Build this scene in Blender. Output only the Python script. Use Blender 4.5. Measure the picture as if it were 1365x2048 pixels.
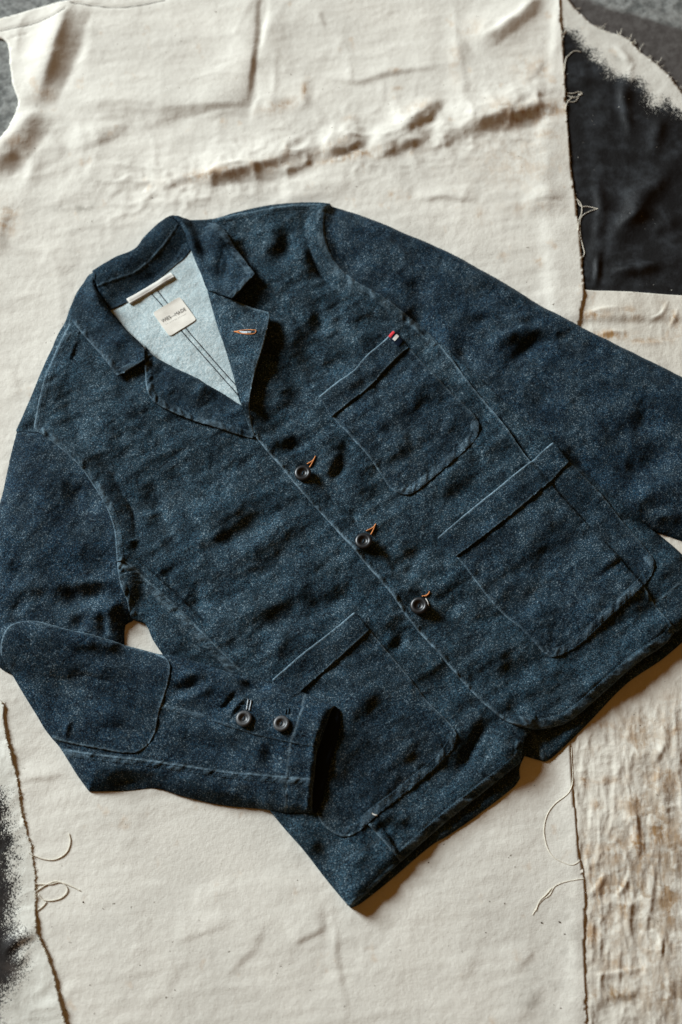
import bpy, math, random
import numpy as np
random.seed(7)
SC = bpy.context.scene
for o in list(bpy.data.objects): bpy.data.objects.remove(o)

# ------------------------------------------------------------------ camera, light, exposure
TILT = math.radians(20.0); LENS = 50.0; DIST = 1.90
FPX = 2048.0 * LENS / 36.0
CAM = np.array([0.0, -DIST * math.sin(TILT), DIST * math.cos(TILT)])
cd = bpy.data.cameras.new('camera'); cam = bpy.data.objects.new('camera', cd); SC.collection.objects.link(cam)
cd.sensor_fit = 'VERTICAL'; cd.sensor_height = 36.0; cd.sensor_width = 24.0; cd.lens = LENS
cd.clip_start = 0.05; cd.clip_end = 50
cam.location = CAM; cam.rotation_euler = (TILT, 0, 0); SC.camera = cam
cd.dof.use_dof = True; cd.dof.focus_distance = 1.86; cd.dof.aperture_fstop = 2.4

W = bpy.data.worlds.new('World'); SC.world = W; W.use_nodes = True
bgn = W.node_tree.nodes['Background']; bgn.inputs[0].default_value = (1.0, 0.46, 0.11, 1); bgn.inputs[1].default_value = 0.13

def area(name, loc, target, size, power, col):
    l = bpy.data.lights.new(name, 'AREA'); l.shape = 'RECTANGLE'; l.size = size[0]; l.size_y = size[1]
    l.energy = power; l.color = col
    o = bpy.data.objects.new(name, l); SC.collection.objects.link(o); o.location = loc
    from mathutils import Vector
    o.rotation_euler = (Vector(target) - Vector(loc)).to_track_quat('-Z', 'Y').to_euler()
    return o
area('window_light', (-8.0, 5.3, 4.5), (0.05, 0.05, 0), (3.3, 3.3), 2350, (0.895, 0.98, 1.02))
SC.view_settings.view_transform = 'Standard'; SC.view_settings.look = 'None'
SC.view_settings.exposure = 0.0; SC.view_settings.gamma = 1.0; SC.view_settings.use_curve_mapping = False
SC.render.engine = 'CYCLES'
SC.cycles.use_denoising = True
SC.cycles.max_bounces = 6

# ------------------------------------------------------------------ pixel -> place (a pixel is a ray; z is the height of the cloth it meets)
def px2w(p, z=0.0):
    p = np.asarray(p, float)
    dx = (p[..., 0] - 682.5) / FPX; dy = (1024.0 - p[..., 1]) / FPX
    vy = math.sin(TILT) + dy * math.cos(TILT); vz = -math.cos(TILT) + dy * math.sin(TILT)
    t = (z - CAM[2]) / vz
    return np.stack([CAM[0] + dx * t, CAM[1] + vy * t], -1)
PX = 1.0 / 1500.0            # rough metres per photo pixel

# ------------------------------------------------------------------ numeric helpers
_tabs = {}
def vnoise(x, y, seed=0):
    if seed not in _tabs: _tabs[seed] = np.random.RandomState(1000 + seed).rand(256, 256)
    T = _tabs[seed]
    xi = np.floor(x).astype(int); yi = np.floor(y).astype(int)
    fx = x - xi; fy = y - yi
    fx = fx ** 3 * (fx * (fx * 6 - 15) + 10); fy = fy ** 3 * (fy * (fy * 6 - 15) + 10)
    a = T[xi & 255, yi & 255]; b = T[(xi + 1) & 255, yi & 255]; c = T[xi & 255, (yi + 1) & 255]; d = T[(xi + 1) & 255, (yi + 1) & 255]
    return (a * (1 - fx) + b * fx) * (1 - fy) + (c * (1 - fx) + d * fx) * fy
def fbm(x, y, seed=0, octv=3, gain=0.5):
    s = 0; a = 1; n = 0
    for k in range(octv):
        s = s + a * (vnoise(x * 2 ** k + 17.3 * k, y * 2 ** k + 5.1 * k, seed + k) - 0.5); n += a; a *= gain
    return s / n * 2           # about -1..1
def aniso(X, Y, ang, lu, lv, seed, octv=3):
    c, s = math.cos(ang), math.sin(ang)
    return fbm((X * c + Y * s) / lu, (-X * s + Y * c) / lv, seed, octv)
def crumple(X, Y, scale, seed, octv=3):
    wx = X + 0.35 * scale * fbm(X / scale, Y / scale, seed + 40, 2); wy = Y + 0.35 * scale * fbm(X / scale, Y / scale, seed + 50, 2)
    h = 0; a = 1; n = 0
    for k in range(octv):
        v = vnoise(wx / scale * 2 ** k + 3.1 * k, wy / scale * 2 ** k, seed + k)
        h = h + a * (1 - np.abs(2 * v - 1)) ** 2; n += a; a *= 0.5
    return h / n
def sstep(x, a=0.0, b=1.0):
    t = np.clip((x - a) / (b - a), 0, 1); return t * t * (3 - 2 * t)
def rnd(d, w):                 # quarter-round profile from an edge
    t = np.clip(d / w, 0, 1); return 1 - (1 - t) ** 2.4
def spline(pts, closed=False, step=6.0):
    """Catmull-Rom through pixel points; a third value marks a sharp corner"""
    P = [(p[0], p[1]) for p in pts]; C = [len(p) > 2 for p in pts]; n = len(P); out = []
    m = n if closed else n - 1
    for i in range(m):
        p1 = np.array(P[i], float); p2 = np.array(P[(i + 1) % n], float)
        p0 = np.array(P[(i - 1) % n], float) if (closed or i > 0) and not C[i] else p1 - (p2 - p1)
        p3 = np.array(P[(i + 2) % n], float) if (closed or i < n - 2) and not C[(i + 1) % n] else p2 + (p2 - p1)
        L = np.linalg.norm(p2 - p1); k = max(2, int(L / step))
        # centripetal-ish tangents limited by the segment length
        m1 = (p2 - p0); m1 = m1 / (np.linalg.norm(m1) + 1e-9) * L; m2 = (p3 - p1); m2 = m2 / (np.linalg.norm(m2) + 1e-9) * L
        for q in range(k):
            t = q / k; t2 = t * t; t3 = t2 * t
            out.append((2 * t3 - 3 * t2 + 1) * p1 + (t3 - 2 * t2 + t) * m1 + (-2 * t3 + 3 * t2) * p2 + (t3 - t2) * m2)
    if not closed: out.append(np.array(P[-1], float))
    return np.array(out)

G = 0.0015                     # cell of the height raster (metres)
GX0, GX1, GY0, GY1 = -0.66, 0.66, -0.76, 0.96
NX = int((GX1 - GX0) / G) + 1; NY = int((GY1 - GY0) / G) + 1
S = np.zeros((NX, NY))         # height of whatever lies on top so far
def blur(A, r):
    """three box passes, radius r metres"""
    k = max(1, int(round(r / G / 1.7)))
    for _ in range(3):
        for ax in (0, 1):
            B = np.concatenate([np.repeat(A.take([0], ax), k + 1, ax), A, np.repeat(A.take([-1], ax), k, ax)], ax)
            c = np.cumsum(B, ax); n = A.shape[ax]
            A = (c.take(range(2 * k + 1, 2 * k + 1 + n), ax) - c.take(range(0, n), ax)) / (2 * k + 1)
    return A

def pdist(P, X, Y, closed=False, maxd=None):
    """distance, side sign (+ left of travel) and arc length to polyline P"""
    best = np.full(X.shape, 1e9); sg = np.ones(X.shape); tt = np.zeros(X.shape); acc = 0.0
    Q = np.vstack([P, P[:1]]) if closed else P
    for i in range(len(Q) - 1):
        ax, ay = Q[i]; bx, by = Q[i + 1]; dx, dy = bx - ax, by - ay; L2 = dx * dx + dy * dy
        if L2 < 1e-14: continue
        L = math.sqrt(L2)
        t = np.clip(((X - ax) * dx + (Y - ay) * dy) / L2, 0, 1)
        ex = X - ax - t * dx; ey = Y - ay - t * dy
        d2 = ex * ex + ey * ey
        m = d2 < best
        best = np.where(m, d2, best); sg = np.where(m, np.sign(dx * (Y - ay) - dy * (X - ax)), sg); tt = np.where(m, acc + t * L, tt)
        acc += L
    return np.sqrt(best), sg, tt, acc
def inside(P, X, Y):
    r = np.zeros(X.shape, bool); n = len(P); j = n - 1
    for i in range(n):
        xi, yi = P[i]; xj, yj = P[j]
        if yi != yj:
            c = ((yi > Y) != (yj > Y)) & (X < (xj - xi) * (Y - yi) / (yj - yi) + xi)
            r ^= c
        j = i
    return r

def grid_sdf(P, xs, ys, maxd):
    best = np.full((len(xs), len(ys)), maxd * maxd); Q = np.vstack([P, P[:1]]); ins = np.zeros(best.shape, bool)
    for i in range(len(Q) - 1):
        ax, ay = Q[i]; bx, by = Q[i + 1]; dx, dy = bx - ax, by - ay; L2 = dx * dx + dy * dy
        if L2 < 1e-14: continue
        i0, i1 = np.searchsorted(xs, [min(ax, bx) - maxd, max(ax, bx) + maxd]); j0, j1 = np.searchsorted(ys, [min(ay, by) - maxd, max(ay, by) + maxd])
        if i1 > i0 and j1 > j0:
            X = xs[i0:i1, None]; Y = ys[None, j0:j1]
            t = np.clip(((X - ax) * dx + (Y - ay) * dy) / L2, 0, 1)
            d2 = (X - ax - t * dx) ** 2 + (Y - ay - t * dy) ** 2
            b = best[i0:i1, j0:j1]; np.minimum(b, d2, out=b)
        if dy != 0:
            j0, j1 = np.searchsorted(ys, [min(ay, by), max(ay, by)])
            if j1 > j0:
                xc = ax + (ys[j0:j1] - ay) * dx / dy
                ins[:, j0:j1] ^= xs[:, None] < xc[None]
    d = np.sqrt(best)
    return np.where(ins, d, -d)
class Reg:
    """part of the raster that a panel's outline covers"""
    def __init__(s, px, z, closed_spline=True, step=6.0, jag=0.0, seed=0, stride=1, fm=2.2, maxd=0.075, fw=1.45):
        s.fm = fm; s.fw = fw; s.nf = seed
        P = px2w(spline(px, True, step), z)
        if jag:
            n = len(P); T = np.roll(P, -1, 0) - np.roll(P, 1, 0); T /= (np.linalg.norm(T, axis=1, keepdims=True) + 1e-9)
            N = np.stack([-T[:, 1], T[:, 0]], 1); r = np.random.RandomState(seed)
            P = P + N * (r.randn(n, 1) * jag)
        s.P = P; s.z = z; g = G * stride; s.g = g
        lo = P.min(0) - 3 * g; hi = P.max(0) + 3 * g
        s.i0 = max(0, int((lo[0] - GX0) / G)); s.i1 = min(NX, int((hi[0] - GX0) / G) + 2)
        s.j0 = max(0, int((lo[1] - GY0) / G)); s.j1 = min(NY, int((hi[1] - GY0) / G) + 2)
        s.sl = (slice(s.i0, s.i1, stride), slice(s.j0, s.j1, stride)); s.stride = stride
        xs = GX0 + np.arange(s.i0, s.i1, stride) * G; ys = GY0 + np.arange(s.j0, s.j1, stride) * G
        s.X, s.Y = np.meshgrid(xs, ys, indexing='ij')
        s.d = grid_sdf(P, xs, ys, maxd)
        s.S = S[s.sl].copy()
        s.Z = s.S.copy()
        s.wear = np.zeros(s.X.shape); s.att = {}
    def blurS(s, r, src=None):
        m = int(r / G * 2.2) + 2
        A = S if src is None else src
        a0, a1, b0, b1 = max(0, s.i0 - m), min(NX, s.i1 + m), max(0, s.j0 - m), min(NY, s.j1 + m)
        B = blur(A[a0:a1, b0:b1], r)
        return B[s.i0 - a0:s.i1 - a0, s.j0 - b0:s.j1 - b0][::s.stride, ::s.stride]
    def near(s, px, pad, z=None):
        P = px2w(spline(px, False), s.z if z is None else z)
        lo = P.min(0) - pad; hi = P.max(0) + pad
        i0, i1 = np.searchsorted(s.X[:, 0], [lo[0], hi[0]]); j0, j1 = np.searchsorted(s.Y[0], [lo[1], hi[1]])
        sl = (slice(i0, i1), slice(j0, j1))
        return P, sl
    def fold(s, px, w, amp, w2=None, taper=0.25, field='Z'):
        """ridge (amp>0) or valley (amp<0, mm) along a pixel polyline; w, w2 widths in pixels to the left/right of travel"""
        w2 = w if w2 is None else w2
        if s.fw != 1.0 and max(w, w2) > 6.5: w, w2 = w * s.fw, w2 * s.fw
        P, sl = s.near(px, 3 * max(w, w2) * PX)
        X, Y = s.X[sl], s.Y[sl]
        if X.size == 0: return
        s.nf += 1; sc = 0.045; am = 0.55 * min(max(w, w2), 14) * PX
        Xw = X + am * fbm(X / sc, Y / sc, 500 + s.nf % 40, 2); Yw = Y + am * fbm(X / sc, Y / sc, 560 + s.nf % 40, 2)
        d, sg, t, L = pdist(P, Xw, Yw)
        ww = np.where(sg > 0, w, w2) * PX
        e = np.minimum(t, L - t) / (L * 0.42 + 1e-9)
        amp = amp * min(1.0, L / (70 * PX))
        md = 1 + 0.45 * fbm(t / 0.03 + s.nf * 7.7, t * 0, 520, 2)
        s.Z[sl] += s.fm * amp * 1e-3 * md * np.exp(-(d / ww) ** 2) * sstep(e, -0.1, 1)
    def ramp(s, up, lo, h, reach=60):
        """a pressed facet: the cloth drops by h mm between the upper and the lower crease, easing back above"""
        A = px2w(spline(up, False), s.z); B = px2w(spline(lo, False), s.z); pad = 2.5 * reach * PX
        lo_ = np.minimum(A.min(0), B.min(0)) - pad; hi_ = np.maximum(A.max(0), B.max(0)) + pad
        i0, i1 = np.searchsorted(s.X[:, 0], [lo_[0], hi_[0]]); j0, j1 = np.searchsorted(s.Y[0], [lo_[1], hi_[1]]); sl = (slice(i0, i1), slice(j0, j1))
        X, Y = s.X[sl], s.Y[sl]
        if X.size == 0: return
        am = 2.5 * PX; X = X + am * fbm(X / 0.03, Y / 0.03, 601, 2); Y = Y + am * fbm(X / 0.03, Y / 0.03, 602, 2)
        da, sa, ta, La = pdist(A, X, Y); dbb, sb, tb, Lb = pdist(B, X, Y)
        above = sa > 0; below = sb < 0; f = np.where(below, 0, dbb / (da + dbb + 1e-9)); f = np.where(above & ~below, np.exp(-(da / (reach * PX)) ** 2), f)
        e = np.minimum(np.minimum(ta, La - ta) / (0.25 * La), np.minimum(tb, Lb - tb) / (0.25 * Lb))
        s.Z[sl] += h * 1e-3 * f * sstep(e, 0.0, 1)
    def step(s, px, w, amp, reach, taper=0.2):
        """a drape: up on the left of travel by amp mm, falling off over reach px"""
        P, sl = s.near(px, 3 * reach * PX)
        X, Y = s.X[sl], s.Y[sl]
        if X.size == 0: return
        d, sg, t, L = pdist(P, X, Y)
        e = np.minimum(t, L - t) / (L * taper + 1e-9)
        sd = d * sg
        s.Z[sl] += amp * 1e-3 * 0.5 * (1 + np.tanh(sd / (w * PX))) * np.exp(-(np.clip(sd, 0, None) / (reach * PX)) ** 2) * sstep(e, -0.1, 1)
    def band(s, px, side, w, raise_=0.7, pucker=0.35, edge=0.6, mottle=0.25, groove=0.5, per=0.0072, seed=0, ew=1.6, two=False):
        """folded and topstitched seam: from the line inwards (side +1 left, -1 right), w px wide"""
        P, sl = s.near(px, (w + 14) * PX)
        X, Y = s.X[sl], s.Y[sl]
        if X.size == 0: return
        d, sg, t, L = pdist(P, X, Y)
        sd = d * sg * side / PX                                     # px, + inside the band
        endf = sstep(np.minimum(t, L - t), -0.0005, 0.002)
        nb = fbm((t + 0.9 * sd * PX) / per, sd / (w * 1.6), 300 + seed, 2); nb2 = fbm(t / (per * 2.3), sd / 30, 320 + seed, 2)
        prof = sstep(sd, -1.2, 0.8) * (1 - sstep(sd, w - 2, w + 2))
        z = raise_ * prof
        z = z + 2.6 * pucker * np.exp(-((sd - w * 0.55) / (w * 0.75)) ** 2) * nb * 1.5
        z = z - groove * np.exp(-((sd - w) / 1.9) ** 2) * (0.8 + 0.5 * nb)
        if two: z = z - groove * 0.8 * np.exp(-((sd - 2.6) / 1.5) ** 2)
        s.Z[sl] += 1e-3 * z * endf
        we = 1.5 * edge * np.exp(-((sd - 0.5) / ew) ** 2) * (0.72 + 0.5 * nb2)
        wb = 0.62 * mottle * prof * np.clip(nb * 1.6 + 0.45, 0, 1.2)
        s.wear[sl] = np.maximum(s.wear[sl], np.clip(np.maximum(we, wb), 0, 1) * endf)
    def groove(s, px, w, depth):
        P, sl = s.near(px, 4 * w * PX)
        if s.X[sl].size == 0: return
        d, sg, t, L = pdist(P, s.X[sl], s.Y[sl])
        s.Z[sl] -= depth * 1e-3 * np.exp(-(d / (w * PX)) ** 2)
    def attr(s, name, arr): s.att[name] = arr
    def sdist(s, px):
        P = px2w(spline(px, False), s.z); d, sg, t, L = pdist(P, s.X, s.Y)
        return d * sg / PX, t
    def commit(s):
        m = s.d > -0.3 * G
        v = S[s.sl]; v[m] = s.Z[m]
        if s.stride == 1: S[s.sl] = v
        else:
            # spread a coarse panel back over the fine raster
            xs = np.arange(s.i0, s.i1); ys = np.arange(s.j0, s.j1)
            fi = (xs - s.i0) / s.stride; fj = (ys - s.j0) / s.stride
            a = np.clip(fi.astype(int), 0, s.Z.shape[0] - 2); b = np.clip(fj.astype(int), 0, s.Z.shape[1] - 2)
            u = np.clip(fi - a, 0, 1)[:, None]; v_ = np.clip(fj - b, 0, 1)[None]
            def up(A): return (A[a][:, b] * (1 - u) + A[a + 1][:, b] * u) * (1 - v_) + (A[a][:, b + 1] * (1 - u) + A[a + 1][:, b + 1] * u) * v_
            ZZ = up(s.Z); DD = up(s.d)
            sub = S[s.i0:s.i1, s.j0:s.j1]; sub[DD > 0] = ZZ[DD > 0]

COL = SC.collection
def link(o, parent=None):
    COL.objects.link(o)
    if parent is not None: o.parent = parent
    return o
def mesh_np(name, V, quads, tris, mat, parent=None, attrs=None, smooth=True):
    me = bpy.data.meshes.new(name)
    nq, nt = len(quads), len(tris)
    me.vertices.add(len(V)); me.vertices.foreach_set('co', np.asarray(V, np.float32).ravel())
    me.loops.add(nq * 4 + nt * 3); me.polygons.add(nq + nt)
    li = np.concatenate([np.asarray(quads, np.int32).ravel(), np.asarray(tris, np.int32).ravel()])
    me.loops.foreach_set('vertex_index', li.astype(np.int32))
    st = np.concatenate([np.arange(nq) * 4, nq * 4 + np.arange(nt) * 3]).astype(np.int32)
    me.polygons.foreach_set('loop_start', st)
    if smooth: me.polygons.foreach_set('use_smooth', np.ones(nq + nt, bool))
    for k, a in (attrs or {}).items():
        if a.ndim == 1:
            at = me.attributes.new(k, 'FLOAT', 'POINT'); at.data.foreach_set('value', a.astype(np.float32))
        else:
            at = me.attributes.new(k, 'FLOAT_VECTOR', 'POINT'); at.data.foreach_set('vector', a.astype(np.float32).ravel())
    me.update(calc_edges=True); me.validate()
    me.materials.append(mat)
    return link(bpy.data.objects.new(name, me), parent)

def build(reg, name, mat, parent=None, wall=None, grain=0.0, commit=True, drop=0.0006, edge_round=0.0):
    """mesh a region: inner raster cells, border vertices drawn onto the outline, and a turned-down edge"""
    # cloth lies on cloth: never sink into what is already there
    reg.Z = np.maximum(reg.Z, S[reg.sl] + 0.0006)
    d, Z = reg.d, reg.Z; g = reg.g
    gx, gy = np.gradient(d, g)
    ins = d > -0.5 * g
    snap = ins & (d < 0.5 * g)
    gl = np.sqrt(gx * gx + gy * gy) + 1e-6
    X = np.where(snap, reg.X - gx / gl * d, reg.X); Y = np.where(snap, reg.Y - gy / gl * d, reg.Y)
    idx = -np.ones(d.shape, int)
    a, b, c, e = ins[:-1, :-1], ins[1:, :-1], ins[1:, 1:], ins[:-1, 1:]
    cnt = a.astype(int) + b + c + e
    lin = np.arange(d.size).reshape(d.shape)
    A, B, C, E = lin[:-1, :-1], lin[1:, :-1], lin[1:, 1:], lin[:-1, 1:]
    q = cnt == 4
    quads = np.stack([A[q], B[q], C[q], E[q]], 1)
    tr = []
    for miss, tri in ((a, (B, C, E)), (b, (A, C, E)), (c, (A, B, E)), (e, (A, B, C))):
        m = (cnt == 3) & ~miss
        tr.append(np.stack([t[m] for t in tri], 1))
    tris = np.concatenate(tr)
    used = np.unique(np.concatenate([quads.ravel(), tris.ravel()]))
    remap = -np.ones(d.size, int); remap[used] = np.arange(len(used))
    quads = remap[quads]; tris = remap[tris]
    V = np.stack([X.ravel()[used], Y.ravel()[used], Z.ravel()[used]], 1)
    wear = reg.wear.ravel()[used]
    ed = np.concatenate([quads[:, [0, 1]], quads[:, [1, 2]], quads[:, [2, 3]], quads[:, [3, 0]], tris[:, [0, 1]], tris[:, [1, 2]], tris[:, [2, 0]]])
    key = np.sort(ed, 1); kk = key[:, 0] * (len(used) + 1) + key[:, 1]
    u, inv, ct = np.unique(kk, return_inverse=True, return_counts=True)
    be = ed[ct[inv] == 1]
    bv = np.unique(be)
    # under-height at the border
    Sm = S[reg.sl].copy() if wall is None else None
    if wall is None:
        pad = np.pad(Sm, 1, mode='edge'); mn = Sm.copy()
        for di in (0, 1, 2):
            for dj in (0, 1, 2): mn = np.minimum(mn, pad[di:di + Sm.shape[0], dj:dj + Sm.shape[1]])
        zl = mn.ravel()[used][bv] - drop
        zl = np.minimum(zl, V[bv, 2] - 0.0004)
    else: zl = V[bv, 2] - wall
    lowmap = -np.ones(len(used), int); lowmap[bv] = len(V) + np.arange(len(bv))
    LV = V[bv].copy(); LV[:, 2] = zl
    wq = np.stack([be[:, 1], be[:, 0], lowmap[be[:, 0]], lowmap[be[:, 1]]], 1)
    nv = len(V)
    V = np.vstack([V, LV]); quads = np.vstack([quads, wq]) if len(quads) else wq
    wear = np.concatenate([wear, wear[bv] * 0.6])
    ca, sa = math.cos(grain), math.sin(grain)
    gv = np.stack([V[:, 0] * ca + V[:, 1] * sa, -V[:, 0] * sa + V[:, 1] * ca, V[:, 2]], 1)
    at = {'wear': wear, 'grain': gv}
    for k, arr in reg.att.items():
        r = arr.ravel()[used]; at[k] = np.concatenate([r, r[bv]])
    ob = mesh_np(name, V, quads, tris, mat, parent, at)
    if commit: reg.commit()
    return ob

def sampleS(P):
    i = np.clip(((P[:, 0] - GX0) / G), 0, NX - 2); j = np.clip(((P[:, 1] - GY0) / G), 0, NY - 2)
    a = i.astype(int); b = j.astype(int); u = i - a; v = j - b
    return (S[a, b] * (1 - u) + S[a + 1, b] * u) * (1 - v) + (S[a, b + 1] * (1 - u) + S[a + 1, b + 1] * u) * v

def tube_arrays(pts, rad, n=6, off=0):
    pts = np.asarray(pts, float); k = len(pts)
    rad = np.full(k, rad) if np.isscalar(rad) else np.asarray(rad)
    T = np.gradient(pts, axis=0); T /= (np.linalg.norm(T, axis=1, keepdims=True) + 1e-12)
    up = np.array([0, 0, 1.0]); Nn = np.cross(T, up); ln = np.linalg.norm(Nn, axis=1, keepdims=True)
    Nn = np.where(ln > 1e-4, Nn / (ln + 1e-12), np.array([1.0, 0, 0])); Bn = np.cross(Nn, T)
    th = np.arange(n) * 2 * math.pi / n
    V = pts[:, None] + rad[:, None, None] * (np.cos(th)[None, :, None] * Nn[:, None] + np.sin(th)[None, :, None] * Bn[:, None])
    V = V.reshape(-1, 3); q = []
    for i in range(k - 1):
        for j in range(n):
            q.append((i * n + j, i * n + (j + 1) % n, (i + 1) * n + (j + 1) % n, (i + 1) * n + j))
    tri = []
    for base in (0, (k - 1) * n):
        for j in range(1, n - 1): tri.append((base, base + j, base + j + 1))
    return V, np.array(q) + off, np.array(tri) + off
def tubes(name, lists, rad, mat, parent=None, n=6):
    VV, QQ, TT = [], [], []; off = 0
    for k, p in enumerate(lists):
        r = rad[k] if isinstance(rad, list) else rad
        v, q, t = tube_arrays(p, r, n, off); VV.append(v); QQ.append(q); TT.append(t); off += len(v)
    V = np.vstack(VV)
    return mesh_np(name, V, np.vstack(QQ), np.vstack(TT), mat, parent, {'grain': V.copy(), 'wear': np.zeros(len(V))})
def drape(px, z, lift=0.0, step=4.0):
    P = px2w(spline(px, False, step), z); return np.column_stack([P, sampleS(P) + lift])
def stitches(name, px, z, mat, parent, L=0.0026, gap=0.0012, r=0.00042, lift=0.0002):
    P = px2w(spline(px, False, 3.0), z)
    seg = np.linalg.norm(np.diff(P, axis=0), axis=1); cum = np.concatenate([[0], np.cumsum(seg)])
    out = []; t = 0.0
    while t + L < cum[-1]:
        q = np.linspace(t, t + L, 4)
        p = np.stack([np.interp(q, cum, P[:, 0]), np.interp(q, cum, P[:, 1])], 1)
        z_ = sampleS(p) + lift * np.array([-0.6, 1, 1, -0.6])
        out.append(np.column_stack([p, z_])); t += L + gap
    o = tubes(name, out, r, mat, parent, 4); o['kind'] = 'stuff'
    return o

# ------------------------------------------------------------------ materials
def newmat(name):
    m = bpy.data.materials.new(name); m.use_nodes = True
    nt = m.node_tree; b = nt.nodes['Principled BSDF']
    return m, nt, b
class N:
    def __init__(s, nt): s.nt = nt
    def node(s, t, **kw):
        n = s.nt.nodes.new(t)
        for k, v in kw.items(): setattr(n, k, v)
        return n
    def put(s, sock, v):
        if isinstance(v, bpy.types.NodeSocket): s.nt.links.new(v, sock)
        else: sock.default_value = v
    def attr(s, name, out='Fac'): n = s.node('ShaderNodeAttribute', attribute_name=name); return n.outputs[out]
    def math(s, op, a, b=0.0, c=0.0, clamp=False):
        n = s.node('ShaderNodeMath', operation=op, use_clamp=clamp); s.put(n.inputs[0], a); s.put(n.inputs[1], b); s.put(n.inputs[2], c); return n.outputs[0]
    def mapping(s, vec, scale=(1, 1, 1), loc=(0, 0, 0), rot=(0, 0, 0)):
        n = s.node('ShaderNodeMapping'); s.put(n.inputs['Vector'], vec); n.inputs['Scale'].default_value = scale; n.inputs['Location'].default_value = loc; n.inputs['Rotation'].default_value = rot; return n.outputs[0]
    def noise(s, vec, scale, detail=2.0, rough=0.5, dist=0.0):
        n = s.node('ShaderNodeTexNoise'); s.put(n.inputs['Vector'], vec); n.inputs['Scale'].default_value = scale; n.inputs['Detail'].default_value = detail; n.inputs['Roughness'].default_value = rough; n.inputs['Distortion'].default_value = dist; return n.outputs[0]
    def ramp(s, f, lo, hi):
        n = s.node('ShaderNodeMapRange', interpolation_type='SMOOTHSTEP'); s.put(n.inputs[0], f); s.put(n.inputs[1], lo); s.put(n.inputs[2], hi); return n.outputs[0]
    def mix(s, f, a, b):
        n = s.node('ShaderNodeMix', data_type='RGBA'); s.put(n.inputs[0], f)
        for q, v in ((6, a), (7, b)):
            if isinstance(v, tuple): v = (*v[:3], 1.0)
            s.put(n.inputs[q], v)
        return n.outputs[2]
    def bump(s, h, strength, dist, normal=None):
        n = s.node('ShaderNodeBump'); s.put(n.inputs['Height'], h); n.inputs['Strength'].default_value = strength; n.inputs['Distance'].default_value = dist
        if normal is not None: s.put(n.inputs['Normal'], normal)
        return n.outputs[0]

def denim(name, dark=(0.0010, 0.0042, 0.0085), mid=(0.0190, 0.050, 0.074), fleck=(0.23, 0.295, 0.33), flk=0.68, worn=(0.20, 0.29, 0.35), washed=(0.027, 0.052, 0.069), fade=True):
    m, nt, b = newmat(name); n = N(nt)
    gr = n.attr('grain', 'Vector'); we = n.attr('wear')
    warp = n.mapping(gr, (1.0 / 0.0010, 1.0 / 0.0028, 300.0))
    weft = n.mapping(gr, (1.0 / 0.0030, 1.0 / 0.0011, 300.0), (31.0, 7.0, 0))
    twill = n.mapping(gr, (1.0 / 0.0017, 1.0 / 0.0011, 300.0), (3.0, 11.0, 0), (0, 0, 0.9))
    n1 = n.noise(warp, 1.0, 1.5, 0.6); n2 = n.noise(weft, 1.0, 1.5, 0.6); n3 = n.noise(twill, 1.0, 1.0, 0.5)
    cl = n.noise(gr, 26.0, 3.0, 0.55); cl2 = n.noise(gr, 130.0, 3.0, 0.65)
    thr = n.math('ADD', n.math('MULTIPLY', n1, 0.55), n.math('MULTIPLY', n2, 0.45))
    base = n.mix(n.ramp(thr, 0.43, 0.59), dark, mid)
    # washed-out clouding of the dye
    wash = n.ramp(n.math('ADD', n.math('MULTIPLY', cl, 0.5), n.math('MULTIPLY', cl2, 0.5)), 0.40, 0.64)
    base = n.mix(n.math('MULTIPLY', wash, 0.40), base, washed)
    fl = n.math('MULTIPLY', n.ramp(n3, 0.53, 0.72), n.math('ADD', 0.25, n.ramp(thr, 0.42, 0.58)))
    fl = n.math('MULTIPLY', fl, n.math('MULTIPLY', n.math('ADD', 0.5, wash), flk), clamp=True)
    base = n.mix(fl, base, fleck)
    # uneven dye and fading in soft patches
    pat = n.ramp(n.noise(gr, 34.0, 2.0, 0.5, 0.3), 0.36, 0.66)
    vm = n.node('ShaderNodeVectorMath', operation='SCALE'); n.put(vm.inputs[0], base); n.put(vm.inputs[3], n.math('ADD', 0.70 if fade else 0.95, n.math('MULTIPLY', pat, 0.52 if fade else 0.1))); base = vm.outputs[0]
    wf = n.math('MULTIPLY', we, n.math('ADD', 0.55, n.math('MULTIPLY', n.ramp(n2, 0.35, 0.65), 0.6)), clamp=True)
    base = n.mix(wf, base, worn)
    nt.links.new(base, b.inputs['Base Color'])
    b.inputs['Roughness'].default_value = 0.85; b.inputs['Specular IOR Level'].default_value = 0.08
    b.inputs['Sheen Weight'].default_value = 0.03; b.inputs['Sheen Roughness'].default_value = 0.5
    b.inputs['Sheen Tint'].default_value = (0.55, 0.75, 0.9, 1)
    h = n.math('ADD', n.math('MULTIPLY', thr, 1.0), n.math('MULTIPLY', n3, 0.7))
    bm = n.bump(h, 0.55, 0.0006)
    h2 = n.noise(gr, 190.0, 3.0, 0.6)
    bm = n.bump(h2, 0.45, 0.0015, bm)
    nt.links.new(bm, b.inputs['Normal'])
    return m
M_DENIM = denim('denim_body')
M_SLEEVE = denim('denim_sleeve', flk=0.62, dark=(0.0008, 0.0034, 0.0075), mid=(0.0100, 0.033, 0.057))
M_POCKET = denim('denim_pocket', mid=(0.0140, 0.038, 0.060))
M_COLLAR = denim('denim_collar', dark=(0.0010, 0.0042, 0.0085), mid=(0.0115, 0.034, 0.056), flk=0.40)
M_INNER = denim('denim_inside', dark=(0.36, 0.46, 0.48), mid=(0.60, 0.68, 0.68), fleck=(0.74, 0.78, 0.76), flk=0.55, worn=(0.75, 0.78, 0.76), washed=(0.38, 0.50, 0.54), fade=False)


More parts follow.
